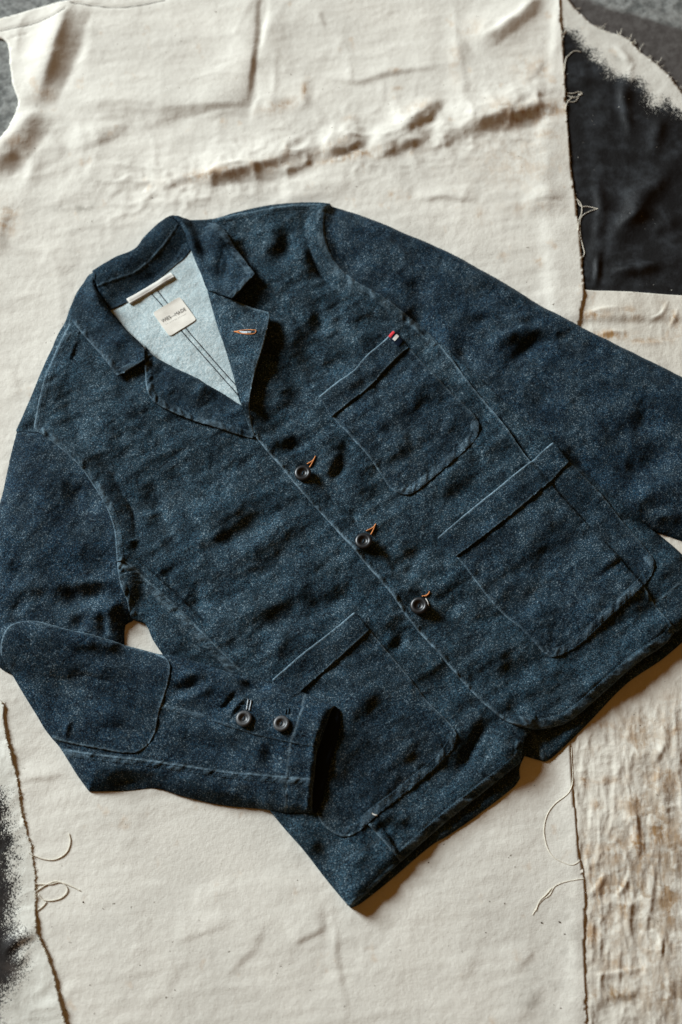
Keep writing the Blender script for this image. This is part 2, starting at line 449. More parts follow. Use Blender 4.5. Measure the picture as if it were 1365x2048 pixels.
def canvas(name, base=(0.715, 0.69, 0.615), stain=True, paint=None, paint_col=(0.006, 0.007, 0.008), stain_shade_col=(0.36, 0.20, 0.075), dirty=0.0):
    m, nt, b = newmat(name); n = N(nt)
    gr = n.attr('grain', 'Vector')
    wv1 = n.noise(n.mapping(gr, (900, 260, 200)), 1.0, 1.0); wv2 = n.noise(n.mapping(gr, (260, 900, 200), (9, 5, 0)), 1.0, 1.0)
    weave = n.math('ADD', n.math('MULTIPLY', wv1, 0.5), n.math('MULTIPLY', wv2, 0.5))
    cl = n.noise(gr, 7.0, 4.0, 0.6)
    c = n.mix(n.ramp(cl, 0.3, 0.7), tuple(x * 0.93 for x in base), tuple(min(1, x * 1.06) for x in base))
    c = n.mix(n.math('MULTIPLY', n.ramp(weave, 0.36, 0.64), 0.16), c, tuple(x * 0.62 for x in base))
    # stains and painted brown fold shade: placed blobs (vertex attribute) broken up by noise, plus scattered rusty and grey marks
    sa = n.attr('stain')
    brk = n.noise(gr, 55.0, 4.0, 0.65, 0.4); brk2 = n.noise(n.mapping(gr, (260, 45, 20)), 1.0, 3.0, 0.6)
    sf = n.math('MULTIPLY', sa, n.math('ADD', n.ramp(brk, 0.40, 0.62), n.math('MULTIPLY', n.ramp(brk2, 0.45, 0.6), 0.4)), clamp=True)
    c = n.mix(n.math('MULTIPLY', sf, 0.95), c, stain_shade_col)
    ga = n.attr('grime')
    c = n.mix(n.math('MULTIPLY', n.math('MULTIPLY', ga, n.ramp(brk, 0.38, 0.62)), 0.7, clamp=True), c, (0.17, 0.15, 0.115))
    sp = n.noise(gr, 210.0, 1.0, 0.5); spm = n.noise(gr, 23.0, 2.0)
    dots = n.math('MULTIPLY', n.ramp(sp, 0.745, 0.775), n.ramp(spm, 0.5, 0.62))
    c = n.mix(n.math('MULTIPLY', dots, 0.75), c, (0.10, 0.07, 0.04))
    rus = n.math('MULTIPLY', n.ramp(n.noise(n.mapping(gr, (30, 22, 9), (4, 2, 0)), 1.0, 3.0, 0.6), 0.63, 0.75), 0.30)
    c = n.mix(rus, c, (0.50, 0.30, 0.14))
    rough = 0.9
    if paint:
        pa = n.attr(paint)
        fine = n.noise(n.mapping(gr, (620, 420, 200)), 1.0, 3.0, 0.8); mid_ = n.noise(gr, 55.0, 4.0, 0.65)
        tot = n.math('ADD', pa, n.math('ADD', n.math('MULTIPLY', n.math('SUBTRACT', fine, 0.5), 4.2), n.math('MULTIPLY', n.math('SUBTRACT', mid_, 0.5), 1.7)))
        pf = n.ramp(tot, -0.06, 0.10)
        pc = n.mix(n.ramp(n.noise(gr, 34.0, 5.0, 0.65), 0.42, 0.72), tuple(x * 0.6 for x in paint_col), tuple(x * 3.6 + 0.002 for x in paint_col))
        chip = n.math('MULTIPLY', n.ramp(n.noise(gr, 300.0, 1.0), 0.74, 0.78), n.ramp(n.noise(gr, 19.0, 2.0), 0.56, 0.66))
        pf = n.math('MULTIPLY', pf, n.math('SUBTRACT', 1.0, chip))
        c = n.mix(pf, c, pc)
    nt.links.new(c, b.inputs['Base Color'])
    b.inputs['Roughness'].default_value = 0.6 if paint else rough; b.inputs['Specular IOR Level'].default_value = 0.3 if paint else 0.12
    bm = n.bump(weave, 0.5, 0.0005); bm = n.bump(n.noise(gr, 120.0, 4.0, 0.6), 0.35, 0.002, bm)
    nt.links.new(bm, b.inputs['Normal'])
    return m
M_CANVAS = canvas('canvas')
M_CANVAS_R = canvas('canvas_worn', base=(0.69, 0.655, 0.57), dirty=0.3)
M_BLACK = canvas('canvas_black_paint', base=(0.66, 0.64, 0.57), paint='paint')
M_BROWN = canvas('canvas_dark_paint', base=(0.66, 0.65, 0.58), paint='paint', paint_col=(0.012, 0.009, 0.007))

def plain(name, col, rough=0.6, spec=0.3, var=0.15, scale=800):
    m, nt, b = newmat(name); n = N(nt)
    tc = n.node('ShaderNodeTexCoord').outputs['Object']
    f = n.noise(tc, scale, 2.0)
    nt.links.new(n.mix(n.ramp(f, 0.35, 0.65), tuple(x * (1 - var) for x in col), tuple(min(1, x * (1 + var)) for x in col)), b.inputs['Base Color'])
    b.inputs['Roughness'].default_value = rough; b.inputs['Specular IOR Level'].default_value = spec
    return m
M_THREAD = plain('cotton_thread', (0.72, 0.67, 0.56), 0.9, 0.1)
M_NAVY = plain('navy_thread', (0.006, 0.014, 0.030), 0.8, 0.1)
M_NAVYL = plain('faded_navy_thread', (0.040, 0.072, 0.098), 0.8, 0.1)
M_ORANGE = plain('orange_thread', (0.62, 0.24, 0.08), 0.75, 0.2)
M_RED = plain('red_ribbon', (0.60, 0.035, 0.045), 0.7, 0.2)
M_WHITE = plain('white_cotton', (0.66, 0.65, 0.60), 0.85, 0.15, 0.06, 1500)
M_LABEL = plain('label_cotton', (0.78, 0.75, 0.67), 0.85, 0.15, 0.07, 1800)
M_INK = plain('grey_ink', (0.07, 0.065, 0.06), 0.8, 0.1)
M_BUTTON = plain('black_corozo', (0.011, 0.012, 0.013), 0.38, 0.5, 0.25, 400)
M_HOLE = plain('button_hole_dark', (0.002, 0.002, 0.002), 0.9, 0.0)
M_FILL = plain('pale_fibre', (0.45, 0.50, 0.53), 0.9, 0.1, 0.5, 1200)
M_INSHADE = plain('denim_inside_shade', (0.006, 0.010, 0.016), 0.9, 0.1)  # denim inside the cuff mouth, its shade painted in as near-black
M_DIRT = plain('dirt', (0.05, 0.03, 0.018), 0.9, 0.1)

def concrete():
    m, nt, b = newmat('concrete'); n = N(nt)
    tc = n.node('ShaderNodeTexCoord').outputs['Object']
    a = n.noise(tc, 3.3, 5.0, 0.6, 0.6); f = n.noise(tc, 60.0, 5.0, 0.7); g = n.noise(tc, 14.0, 4.0, 0.6)
    c = n.mix(n.ramp(f, 0.35, 0.68), (0.10, 0.105, 0.10), (0.30, 0.31, 0.295))
    c = n.mix(n.math('MULTIPLY', n.ramp(g, 0.4, 0.7), 0.5), c, (0.20, 0.20, 0.185))
    # the brown stained swathe by the cloth: a band along a line in floor coordinates
    sx = n.node('ShaderNodeSeparateXYZ'); nt.links.new(tc, sx.inputs[0])
    u = n.math('ADD', n.math('MULTIPLY', sx.outputs[0], 0.382), n.math('MULTIPLY', sx.outputs[1], 0.924))
    u = n.math('ADD', u, n.math('MULTIPLY', n.math('SUBTRACT', a, 0.5), 0.07))
    u = n.math('ADD', u, n.math('MULTIPLY', n.math('SUBTRACT', g, 0.5), 0.03))
    band = n.math('SUBTRACT', 1.0, n.ramp(u, 0.918, 0.930))
    side = n.ramp(sx.outputs[0], -0.1, 0.0)
    c = n.mix(n.math('MULTIPLY', n.math('MULTIPLY', band, side), 0.85), c, n.mix(f, (0.040, 0.033, 0.030), (0.085, 0.072, 0.066)))
    nt.links.new(c, b.inputs['Base Color']); b.inputs['Roughness'].default_value = 0.85; b.inputs['Specular IOR Level'].default_value = 0.2
    nt.links.new(n.bump(n.math('ADD', f, n.math('MULTIPLY', g, 0.6)), 0.6, 0.003), b.inputs['Normal'])
    return m
M_CONC = concrete()

# ------------------------------------------------------------------ floor
me = bpy.data.meshes.new('concrete_floor'); me.from_pydata([(-4, -4, -0.0015), (4, -4, -0.0015), (4, 4, -0.0015), (-4, 4, -0.0015)], [], [(0, 1, 2, 3)])
me.materials.append(M_CONC); fl = link(bpy.data.objects.new('concrete_floor', me)); fl['kind'] = 'structure'
fl['label'] = 'rough grey concrete floor with a brown stain'

def thing(ob, label, cat, group=None):
    ob['label'] = label; ob['category'] = cat
    if group: ob['group'] = group
    return ob
def empty(name, loc):
    o = bpy.data.objects.new(name, None); o.location = loc; o.empty_display_size = 0.02; return link(o)
def keep(parent):
    """children were modelled in world coordinates: shift them to the parent's frame"""
    for c in parent.children: c.matrix_parent_inverse = parent.matrix_basis.inverted()
def blobs(reg, name, lst):
    A = np.zeros(reg.X.shape)
    for (x, y, rx, ry, ang, amt) in lst:
        c = px2w((x, y), 0.005); ca, sa = math.cos(ang), math.sin(ang)
        u = ((reg.X - c[0]) * ca + (reg.Y - c[1]) * sa) / (rx * PX); v = (-(reg.X - c[0]) * sa + (reg.Y - c[1]) * ca) / (ry * PX)
        A = np.maximum(A, amt * np.exp(-(u * u + v * v)))
    reg.attr(name, A)
def zero(reg, *names):
    for k in names: reg.attr(k, np.zeros(reg.X.shape))
def fringe(name, px, z, side, n, lmin, lmax, mat, parent, seed, r=0.00035, lift=0.0008, zt=None):
    rr = random.Random(seed); P = px2w(spline(px, False, 3.0), z)
    T = np.gradient(P, axis=0); T /= np.linalg.norm(T, axis=1, keepdims=True); out = []
    for k in range(n):
        i = rr.randrange(len(P)); nrm = np.array([-T[i, 1], T[i, 0]]) * side
        L = rr.uniform(lmin, lmax) * rr.choice([1, 1, 1.8]); a = rr.uniform(-0.7, 0.7); cv = rr.uniform(-0.8, 0.8)
        q = P[i] - nrm * 0.0015; ang = math.atan2(nrm[1], nrm[0]) + a; pl = [q.copy()]
        for s_ in range(5): q = q + (L / 5) * np.array([math.cos(ang), math.sin(ang)]); ang += cv / 5 * 1.6; pl.append(q.copy())
        pl = np.array(pl); zz = sampleS(pl); zz = np.maximum(zz, 0) + lift * (0.6 + rr.random()); zz[0] = sampleS(pl[:1])[0] + 0.0002
        out.append(np.column_stack([pl, zz]))
    o = tubes(name, out, r, mat, parent, 4); o['kind'] = 'stuff'; return o

# ------------------------------------------------------------------ black painted cloth, upper right
BK = [(1118, -30, 1), (1150, 15), (1185, 48), (1212, 62), (1250, 74), (1284, 104), (1310, 124), (1340, 152), (1372, 196), (1420, 240, 1), (1440, 420), (1440, 640, 1), (1100, 640, 1), (1085, 300)]
bk = Reg(BK, 0.003, jag=0.0006, seed=3, stride=2, fm=1.8)
bk.Z = 0.0015 + 0.0012 * fbm(bk.X / 0.05, bk.Y / 0.05, 60, 3) + 0.0020 * crumple(bk.X, bk.Y, 0.09, 61, 3) + 0.001
for px_, w, a in ([[(1186, 330), (1200, 420), (1180, 560)], 9, 2.0], [[(1365, 300), (1290, 390), (1240, 470), (1200, 510)], 16, 4.0], [[(1180, 545), (1260, 540), (1365, 520)], 10, 3.5],
                  [[(1268, 130), (1250, 190), (1262, 290)], 8, 2.2], [[(1330, 210), (1300, 330)], 12, 2.2], [[(1200, 500), (1190, 580)], 6, 2.0], [[(1150, 150), (1180, 175)], 9, 1.6],
                  [[(1290, 420), (1230, 455)], 8, 1.8], [[(1225, 90), (1270, 130)], 7, 1.3], [[(1257, 146), (1272, 122)], 3, 1.2], [[(1365, 440), (1300, 470)], 10, 2]): bk.fold(px_, w, a)
sd, _ = bk.sdist([(1080, 70), (1126, 57), (1147, 61), (1160, 78), (1187, 107), (1209, 131), (1230, 147), (1254, 155), (1281, 160), (1297, 187), (1305, 211), (1321, 208), (1332, 200), (1345, 211), (1372, 229), (1440, 250)])
pa = np.clip(-sd / 30.0, -1.9, 1.9)
bk.attr('paint', pa); zero(bk, 'stain'); 
blobs(bk, 'grime', [(1235, 115, 24, 9, -0.7, 0.55), (1195, 60, 20, 12, -0.6, 0.35), (1300, 170, 18, 10, -0.7, 0.4)])
blk = build(bk, 'painted_cloth', M_BLACK, grain=0.1)
thing(blk, 'black painted cloth with a bare frayed border lying on the concrete', 'cloth')
fringe('frayed_threads', [(1150, 15), (1185, 48), (1212, 62), (1250, 74), (1284, 104), (1310, 124), (1340, 152), (1372, 196)], 0.003, 1, 46, 0.004, 0.011, M_THREAD, blk, 5)
# white paint flecks on the black
# ------------------------------------------------------------------ right-hand canvas
RC = [(1090, 575, 1), (1173, 580), (1260, 584), (1365, 591), (1470, 598, 1), (1500, 1300), (1500, 2150, 1), (1100, 2150, 1), (1105, 1500), (1080, 900)]
rc = Reg(RC, 0.006, stride=1, fm=0.45, fw=0.8)
low = rc.blurS(0.006)
px_y = rc.Y
c1 = crumple(rc.X, rc.Y * 0.7, 0.042, 70, 3); c2 = crumple(rc.X * 1.0, rc.Y * 0.42, 0.018, 75, 3)
# the creased part lies below the jacket
m_low = sstep(-rc.Y, 0.20, 0.34)
rc.Z = low + 0.0012 + 0.0016 * fbm(rc.X / 0.1, rc.Y / 0.1, 71, 2) + (0.0012 + 0.0014 * m_low) * c1 + (0.0005 + 0.0015 * m_low) * c2 + 0.0006 * m_low * crumple(rc.X, rc.Y, 0.011, 77, 2) + 0.0006 * m_low * aniso(rc.X, rc.Y, 1.45, 0.05, 0.007, 79, 2)
for px_, w, a, w2 in ([[(1160, 628), (1200, 618), (1245, 614)], 5, 3.2, 11], [[(1195, 668), (1230, 662), (1262, 664)], 5, 2.6, 8], [[(1255, 690), (1300, 684), (1365, 677)], 3, 1.4, 9], [[(1290, 640), (1320, 628), (1338, 600)], 3, 2.2, 6], [[(1335, 660), (1352, 630), (1362, 605)], 4, 2.6, 7],
                      [[(1278, 1560), (1270, 1610), (1280, 1680), (1270, 1750)], 7, 5, 14], [[(1300, 1420), (1330, 1480), (1290, 1540)], 8, 4, 12], [[(1175, 1790), (1200, 1770), (1215, 1740)], 4, 6, 12],
                      [[(1230, 1800), (1250, 1770), (1262, 1730)], 4, 4.5, 10], [[(1175, 1950), (1240, 1942), (1310, 1938)], 4, 3, 10], [[(1320, 1620), (1365, 1610)], 6, 4, 10], [[(1330, 1850), (1322, 1930)], 4, 3.5, 9],
                      [[(1315, 1700), (1300, 1800), (1290, 1900)], 6, 4, 12], [[(1350, 1480), (1365, 1550)], 6, 3.5, 10], [[(1200, 1990), (1290, 1985)], 8, 4, 12], [[(1265, 1770), (1262, 1850), (1275, 1900)], 5, 3.5, 9]): rc.fold(px_, w, a, w2)
blobs(rc, 'stain', [(1180, 632, 40, 12, 0.1, 0.75), (1225, 668, 42, 10, 0.0, 1.0), (1262, 628, 20, 16, 0, 0.7), (1345, 640, 12, 34, 0.35, 0.9), (1300, 680, 60, 9, 0, 0.5), (1185, 1500, 14, 9, 0.3, 0.6), (1200, 1455, 35, 14, 0.2, .5),
                    (1170, 1560, 9, 16, 0, 0.7), (1280, 1470, 40, 50, 0, 0.55), (1275, 1620, 35, 60, 0, 0.65), (1205, 1780, 30, 45, 0, 0.7), (1185, 1870, 16, 25, 0, 0.8), (1290, 1760, 60, 90, 0, 0.55), (1350, 1700, 60, 90, 0, 0.6), (1230, 1990, 60, 16, 0, 0.75), (1180, 1720, 10, 50, 0.1, 0.6), (1340, 1990, 60, 50, 0, 0.6), (1320, 1660, 34, 60, 0.2, 0.85), (1250, 1790, 26, 50, 0.1, 0.8), (1340, 1800, 30, 60, 0, 0.85), (1280, 1690, 20, 60, 0.1, 0.85), (1240, 1700, 50, 40, 0.3, 0.6), (1330, 1560, 50, 40, 0, 0.6), (1345, 1450, 30, 60, 0, 0.5), (1220, 1850, 30, 50, 0, 0.5), (1260, 1930, 60, 30, 0, 0.5), (1196, 1610, 12, 12, 0, .6), (1215, 1560, 30, 8, 0, .5), (1320, 1880, 60, 50, 0, 0.45)])
blobs(rc, 'grime', [(1320, 1620, 50, 60, 0, 0.45), (1300, 1810, 80, 90, 0, 0.5), (1230, 1995, 60, 20, 0, 0.6), (1350, 2020, 70, 60, 0, 0.6), (1190, 1895, 20, 18, 0, 0.5), (1290, 1500, 30, 60, 0, 0.35), (1350, 1750, 30, 90, 0, .6)])
kx = sstep(-rc.X, -0.305, -0.285); rc.Z = rc.Z * (1 - kx) + (low + 0.0003 + (rc.Z - low) * sstep(rc.d, 0, 0.035)) * kx
rcl = build(rc, 'canvas_cloth', M_CANVAS_R, grain=0.0)
thing(rcl, 'crumpled brown-stained canvas strip overlapping the black painted cloth', 'cloth')

# ------------------------------------------------------------------ main canvas
MC = [(140, -1, 1), (60, 18), (0, 33), (-90, 52, 1), (-90, 62, 1), (-20, 70), (8, 76), (17, 92), (20, 130), (26, 170), (36, 205), (22, 250), (-2, 285), (-60, 330), (-130, 380, 1), (-140, 900), (-140, 2160, 1), (600, 2160, 1), (1182, 2160, 1), (1172, 2000), (1170, 1870), (1172, 1790), (1166, 1740), (1158, 1700), (1143, 1500), (1150, 1200), (1155, 800), (1158, 655), (1169, 582, 1), (1166, 540), (1160, 470), (1152, 400), (1142, 330), (1134, 230), (1130, 160), (1126, 80), (1121, 30), (1118, -60, 1), (600, -60, 1), (300, -60, 1), (180, -40)]
mc = Reg(MC, 0.006, step=4.0, jag=0.0005, seed=9, stride=2, fm=1.0, maxd=0.05, fw=1.15)
low = mc.blurS(0.010)
yb = sstep(mc.Y, 0.02, 0.30)                     # the far part is more rumpled
mc.Z = low + 0.0012 + 0.0022 * fbm(mc.X / 0.16, mc.Y / 0.14, 80, 3) + 0.0012 * (1 + 1.2 * yb) * crumple(mc.X, mc.Y, 0.11, 83, 3) \
    + 0.0007 * aniso(mc.X, mc.Y, 0.15, 0.11, 0.018, 88, 3) + 0.00022 * fbm(mc.X / 0.009, mc.Y / 0.009, 93, 2)
F = [  # px, width left of travel, amp, width right (widths in px)
    ([(532, -30), (522, 40), (511, 115)], 6, -5.5, 24), ([(511, 115), (505, 205), (500, 260)], 5, -3.0, 16), ([(545, -30), (535, 60), (520, 130)], 26, 3, 10),
    ([(146, -10), (110, 90), (82, 180), (76, 205)], 13, 8.0, 34), ([(76, 205), (50, 270), (0, 320), (-60, 350)], 18, 8.0, 34), ([(170, 60), (140, 130), (120, 190)], 20, -4, 20),
    ([(100, 200), (220, 205), (350, 212), (420, 208), (510, 203)], 34, 4.5, 14), ([(260, 250), (330, 238), (360, 212)], 24, 3.6, 10),
    ([(110, 292), (180, 288), (260, 250)], 26, 4.5, 12), ([(40, 345), (120, 330), (200, 290)], 30, 3.0, 14), ([(30, 372), (60, 350), (75, 300)], 10, 3.2, 16),
    ([(20, 395), (0, 450), (-10, 520)], 14, 6.0, 34), ([(380, 235), (460, 215), (520, 212)], 26, 2.5, 10), ([(120, 240), (160, 236), (190, 242)], 12, 2.5, 6),
    ([(300, 370), (400, 352), (480, 340), (560, 322)], 40, 6.0, 11), ([(430, 348), (520, 328), (600, 300), (660, 285)], 30, 4.5, 9), ([(530, 345), (570, 342), (600, 330)], 20, 4, 7),
    ([(575, 345), (590, 310), (620, 280), (625, 250)], 8, 4.5, 20), ([(640, 315), (700, 290), (740, 270)], 26, 5.5, 8), ([(735, 315), (790, 298), (860, 272)], 26, 5.5, 8), ([(655, 320), (680, 305), (720, 300)], 8, -4, 8),
    ([(740, 295), (800, 262), (850, 232), (880, 190)], 26, 7.0, 9), ([(815, 240), (850, 222), (862, 200)], 12, 4.0, 6), ([(860, 270), (930, 250), (1000, 232), (1135, 205)], 34, 8.0, 13), ([(990, 225), (1060, 205), (1130, 190)], 12, -3.5, 14), ([(850, 305), (880, 285), (930, 262)], 18, 3.5, 8), ([(960, 262), (1050, 240), (1130, 230)], 14, -2.5, 20),
    ([(1100, -20), (1040, 30), (985, 72), (950, 98)], 34, 7.5, 12), ([(985, 40), (955, 70)], 18, 3.5, 8), ([(915, 55), (918, 110), (925, 170), (922, 210)], 9, 3.4, 22), ([(930, 62), (935, 120)], 7, 2.2, 14),
    ([(640, 145), (720, 160), (780, 140), (890, 136)], 14, 1.8, 6), ([(700, 120), (703, 170)], 4, 1.4, 10), ([(685, 230), (705, 190)], 8, 1.8, 4), ([(765, 145), (765, 210)], 4, 1.2, 9),
    ([(1040, 180), (1075, 140), (1110, 100)], 20, 3.0, 7), ([(1060, 396), (1090, 394), (1152, 391)], 18, 3.0, 4), ([(840, 395), (900, 392), (960, 398)], 16, 2.0, 5), ([(1000, 138), (1080, 144)], 12, 1.6, 4), ([(740, 250), (700, 262)], 5, 2, 12),
    ([(520, 215), (560, 200), (610, 205)], 12, -2.6, 16), ([(555, 90), (545, 180), (540, 230)], 4, 1.5, 8), ([(640, 10), (650, 60)], 5, 1.8, 12), ([(675, 110), (690, 60)], 12, 1.8, 6), ([(530, 60), (620, 75), (720, 70)], 20, -2.0, 20),
    ([(270, 410), (380, 405), (470, 412)], 14, 1.5, 5), ([(60, 470), (180, 450), (300, 440)], 20, 2, 8), ([(20, 600), (110, 570)], 22, 2, 10), ([(300, 385), (340, 372), (365, 362)], 10, 2.5, 5), ([(560, 380), (640, 372), (720, 352)], 20, 2.5, 8),
    ([(20, 1562), (80, 1556), (150, 1542)], 12, 2.2, 4), ([(655, 1770), (668, 1850), (685, 1960), (690, 2060)], 4, 1.8, 16), ([(1020, 1950), (1080, 1880)], 20, 2.0, 10), ([(900, 1960), (960, 1900)], 18, 1.4, 10),
    ([(1005, 2048), (1060, 1990), (1085, 1960)], 24, 2.4, 12), ([(290, 2010), (340, 1960), (350, 1930)], 16, 1.6, 8), ([(130, 2010), (140, 1985), (165, 1978)], 8, 1.8, 4), ([(380, 1800), (470, 1780)], 24, 1.2, 12), ([(690, 1840), (720, 1810)], 10, 1.4, 6), ([(640, 1790), (650, 1830), (655, 1900)], 14, -1.4, 6),
    ([(1080, 540), (1100, 560)], 10, 1.5, 14), ([(1146, 1880), (1148, 1910)], 3, 1.2, 7), ([(860, 430), (850, 470)], 12, 1.5, 12), ([(1080, 440), (1150, 420)], 26, -1.6, 20), ([(980, 330), (1060, 350), (1130, 340)], 30, 2.4, 16),
    ([(0, 900), (18, 1000)], 16, 2.5, 16), ([(10, 720), (30, 800)], 10, 1.5, 16), ([(100, 490), (160, 500), (140, 560)], 16, -1.4, 14)]
for px_, w, a, w2 in F: mc.fold(px_, w, a * 0.6, w2)
P = px2w(spline([(250, 380), (450, 350), (620, 300), (800, 280), (980, 240), (1140, 205)], False, 20), 0.005); dz, _, _, _ = pdist(P, mc.X, mc.Y)
mc.Z += 0.0042 * np.exp(-(dz / 0.055) ** 2) * crumple(mc.X, mc.Y * 1.3, 0.034, 610, 3)
for up, lo, h, rch in (([(495, 215), (504, 110), (512, 40), (522, -40)], [(508, 215), (514, 110), (526, 40), (536, -40)], 4.5, 60), ([(66, 228), (85, 170), (112, 90), (146, -20)], [(108, 228), (128, 170), (160, 90), (192, -10)], 9.0, 50), ([(-50, 345), (30, 275), (78, 205)], [(-10, 375), (65, 305), (118, 225)], 9.0, 50),
                       ([(90, 205), (160, 200), (240, 201), (350, 212), (430, 208), (520, 203)], [(90, 240), (160, 238), (245, 244), (345, 238), (420, 222), (520, 207)], 5.0, 70),
                       ([(100, 272), (170, 262), (265, 246)], [(140, 305), (180, 297), (225, 278), (268, 249)], 3.0, 50), ([(30, 320), (80, 300), (140, 292)], [(50, 352), (100, 330), (150, 305)], 4, 40),
                       ([(900, 262), (960, 238), (1020, 220), (1090, 203), (1136, 190)], [(900, 285), (960, 270), (1020, 258), (1090, 245), (1138, 236)], 8.0, 70),
                       ([(380, 356), (440, 346), (500, 334), (560, 318), (625, 288)], [(380, 374), (440, 368), (500, 362), (570, 350), (640, 312)], 6.0, 60),
                       ([(640, 300), (690, 275), (745, 262)], [(640, 318), (690, 306), (750, 285)], 5.0, 40), ([(730, 300), (780, 285), (830, 262), (870, 250)], [(730, 318), (785, 310), (840, 288), (880, 262)], 5.0, 40), ([(790, 255), (830, 235), (870, 205), (882, 180)], [(795, 272), (840, 248), (880, 222), (895, 190)], 5.0, 40),
                       ([(940, 95), (1000, 50), (1060, 8), (1100, -20)], [(955, 118), (1020, 70), (1080, 22), (1120, -14)], 6.0, 50), ([(1050, 390), (1100, 386), (1154, 383)], [(1050, 404), (1100, 402), (1154, 398)], 2.6, 40), ([(1040, 412), (1100, 406), (1154, 408)], [(1040, 440), (1100, 432), (1154, 434)], 3, 30),
                       ([(520, 212), (570, 198), (630, 210)], [(522, 236), (570, 225), (630, 226)], 3.0, 40), ([(820, 396), (900, 390), (965, 400)], [(820, 404), (900, 399), (965, 408)], 2.0, 30), ([(640, 150), (720, 158), (800, 138), (900, 132)], [(640, 156), (720, 166), (800, 146), (900, 140)], 1.6, 40),
                       ([(560, 400), (640, 385), (720, 362)], [(560, 410), (645, 398), (725, 376)], 2.0, 40), ([(350, 1880), (420, 1860), (470, 1845)], [(350, 1885), (425, 1867), (475, 1852)], 1.2, 40), ([(580, 1890), (620, 1868), (660, 1850)], [(580, 1896), (622, 1876), (660, 1858)], 2.0, 30), ([(440, 1960), (500, 1900), (530, 1850)], [(450, 1965), (512, 1905), (540, 1850)], 1.4, 40)): mc.ramp(up, lo, h, rch)
# it settles onto what lies below along its edge
mc.Z = np.maximum(mc.Z, np.minimum(mc.blurS(0.004), low) + 0.0004)
ke = sstep(mc.d, 0.0, 0.045); lowedge = sstep(mc.Y, 0.18, 0.26)
flush = mc.blurS(0.004) + 0.0011 + 0.0012 * lowedge * (1 + 0.8 * fbm(mc.X / 0.03, mc.Y / 0.03, 99, 2))
mc.Z = np.where(mc.X > 0.2, flush * (1 - ke) + mc.Z * ke, mc.Z)
mc.Z = np.where(mc.X > 0.2, np.maximum(mc.Z, mc.blurS(0.0045) + 0.0009), mc.Z)
# pressed hem lines by the far left corner and the seam beside it
mc.groove([(0, 58), (60, 46), (110, 32), (134, 16)], 2.2, 2.2); mc.groove([(18, 75), (60, 64)], 1.8, 1.6); mc.groove([(140, 3), (190, 8), (230, 11), (270, 8), (330, -4)], 2.2, 2.2)
blobs(mc, 'stain', [(610, 180, 7, 22, 0, 0.8), (790, 140, 12, 6, 0, 0.6), (795, 175, 10, 6, 0, .5), (560, 210, 40, 14, 0.3, 0.55), (1085, 135, 16, 30, 0.2, 0.5), (1065, 230, 95, 24, 0.22, 0.75), (1010, 225, 40, 30, 0, .4), (1060, 130, 40, 40, 0, 0.3),  # long blobs on the creases paint brown fold shade; the others are stains
                    (700, 310, 90, 10, 0.2, 0.7), (780, 305, 60, 10, 0.1, 0.6), (660, 300, 40, 12, 0.5, 0.6), (1040, 320, 90, 70, 0, 0.28), (1090, 270, 50, 14, 0, .35), (1078, 520, 8, 16, 0, 0.55), (790, 390, 16, 14, 0, 0.4), (440, 350, 90, 14, 0.15, 0.6), (530, 335, 60, 14, 0.2, .6), (1065, 415, 60, 16, 0, .3),
                    (90, 190, 22, 14, 0, 0.5), (40, 290, 30, 20, 0.5, 0.5), (10, 440, 26, 40, 0, 0.6), (960, 430, 8, 22, 0, .35), (700, 235, 18, 10, 0, .3), (940, 60, 30, 20, 0.8, 0.35), (910, 120, 16, 50, 0, 0.3), (840, 215, 40, 16, .4, .3)])
blobs(mc, 'grime', [(165, 415, 30, 10, 0.1, 0.8), (120, 415, 20, 8, 0.1, 0.5), (172, 386, 7, 3, 0, 0.8), (265, 153, 9, 3, -.2, .6), (170, 143, 9, 3, 0, .5), (835, 450, 20, 9, 0, 0.5), (75, 212, 6, 8, 0, 1.0), (1130, 1670, 40, 70, 0, 0.22), (1130, 1920, 60, 30, 0, 0.38), (1145, 1860, 30, 70, 0, .35), (1060, 2010, 30, 14, 0.5, .4), (1090, 1980, 60, 60, 0, 0.3),
                    (700, 300, 18, 8, .3, .6), (15, 1040, 20, 80, 0, .3), (20, 410, 26, 8, 0, .6), (243, 1645, 6, 3, .7, .6), (520, 1550, 6, 6, 0, 0)])
mcl = build(mc, 'canvas_cloth', M_CANVAS, grain=0.05)
thing(mcl, 'large creased cream canvas drop cloth under the denim jacket', 'cloth')
stitches('hem_stitching', [(0, 58), (60, 46), (110, 32), (134, 16)], 0.006, M_DIRT, mcl, r=0.0006)
stitches('seam_stitching', [(140, 3), (190, 8), (230, 11), (270, 8), (330, -4)], 0.006, M_DIRT, mcl, r=0.0007)
fringe('frayed_threads', [(1121, 30), (1126, 80), (1130, 160), (1134, 230), (1142, 330), (1152, 400), (1160, 470), (1166, 540), (1169, 580)], 0.006, 1, 90, 0.001, 0.003, M_THREAD, mcl, 6, r=0.00028)
def strand(px, z=0.006, lift=0.0008, r=0.00055, parent=None, name='loose_thread', mat=None):
    p = drape(px, z, lift, 3.0); p[:, 2] = np.maximum(p[:, 2], blur1(p[:, 2]))
    return tubes(name, [p], r, mat or M_THREAD, parent, 6)
def blur1(a):
    k = np.pad(a, 4, mode='edge'); return np.convolve(k, np.ones(9) / 9, 'valid')
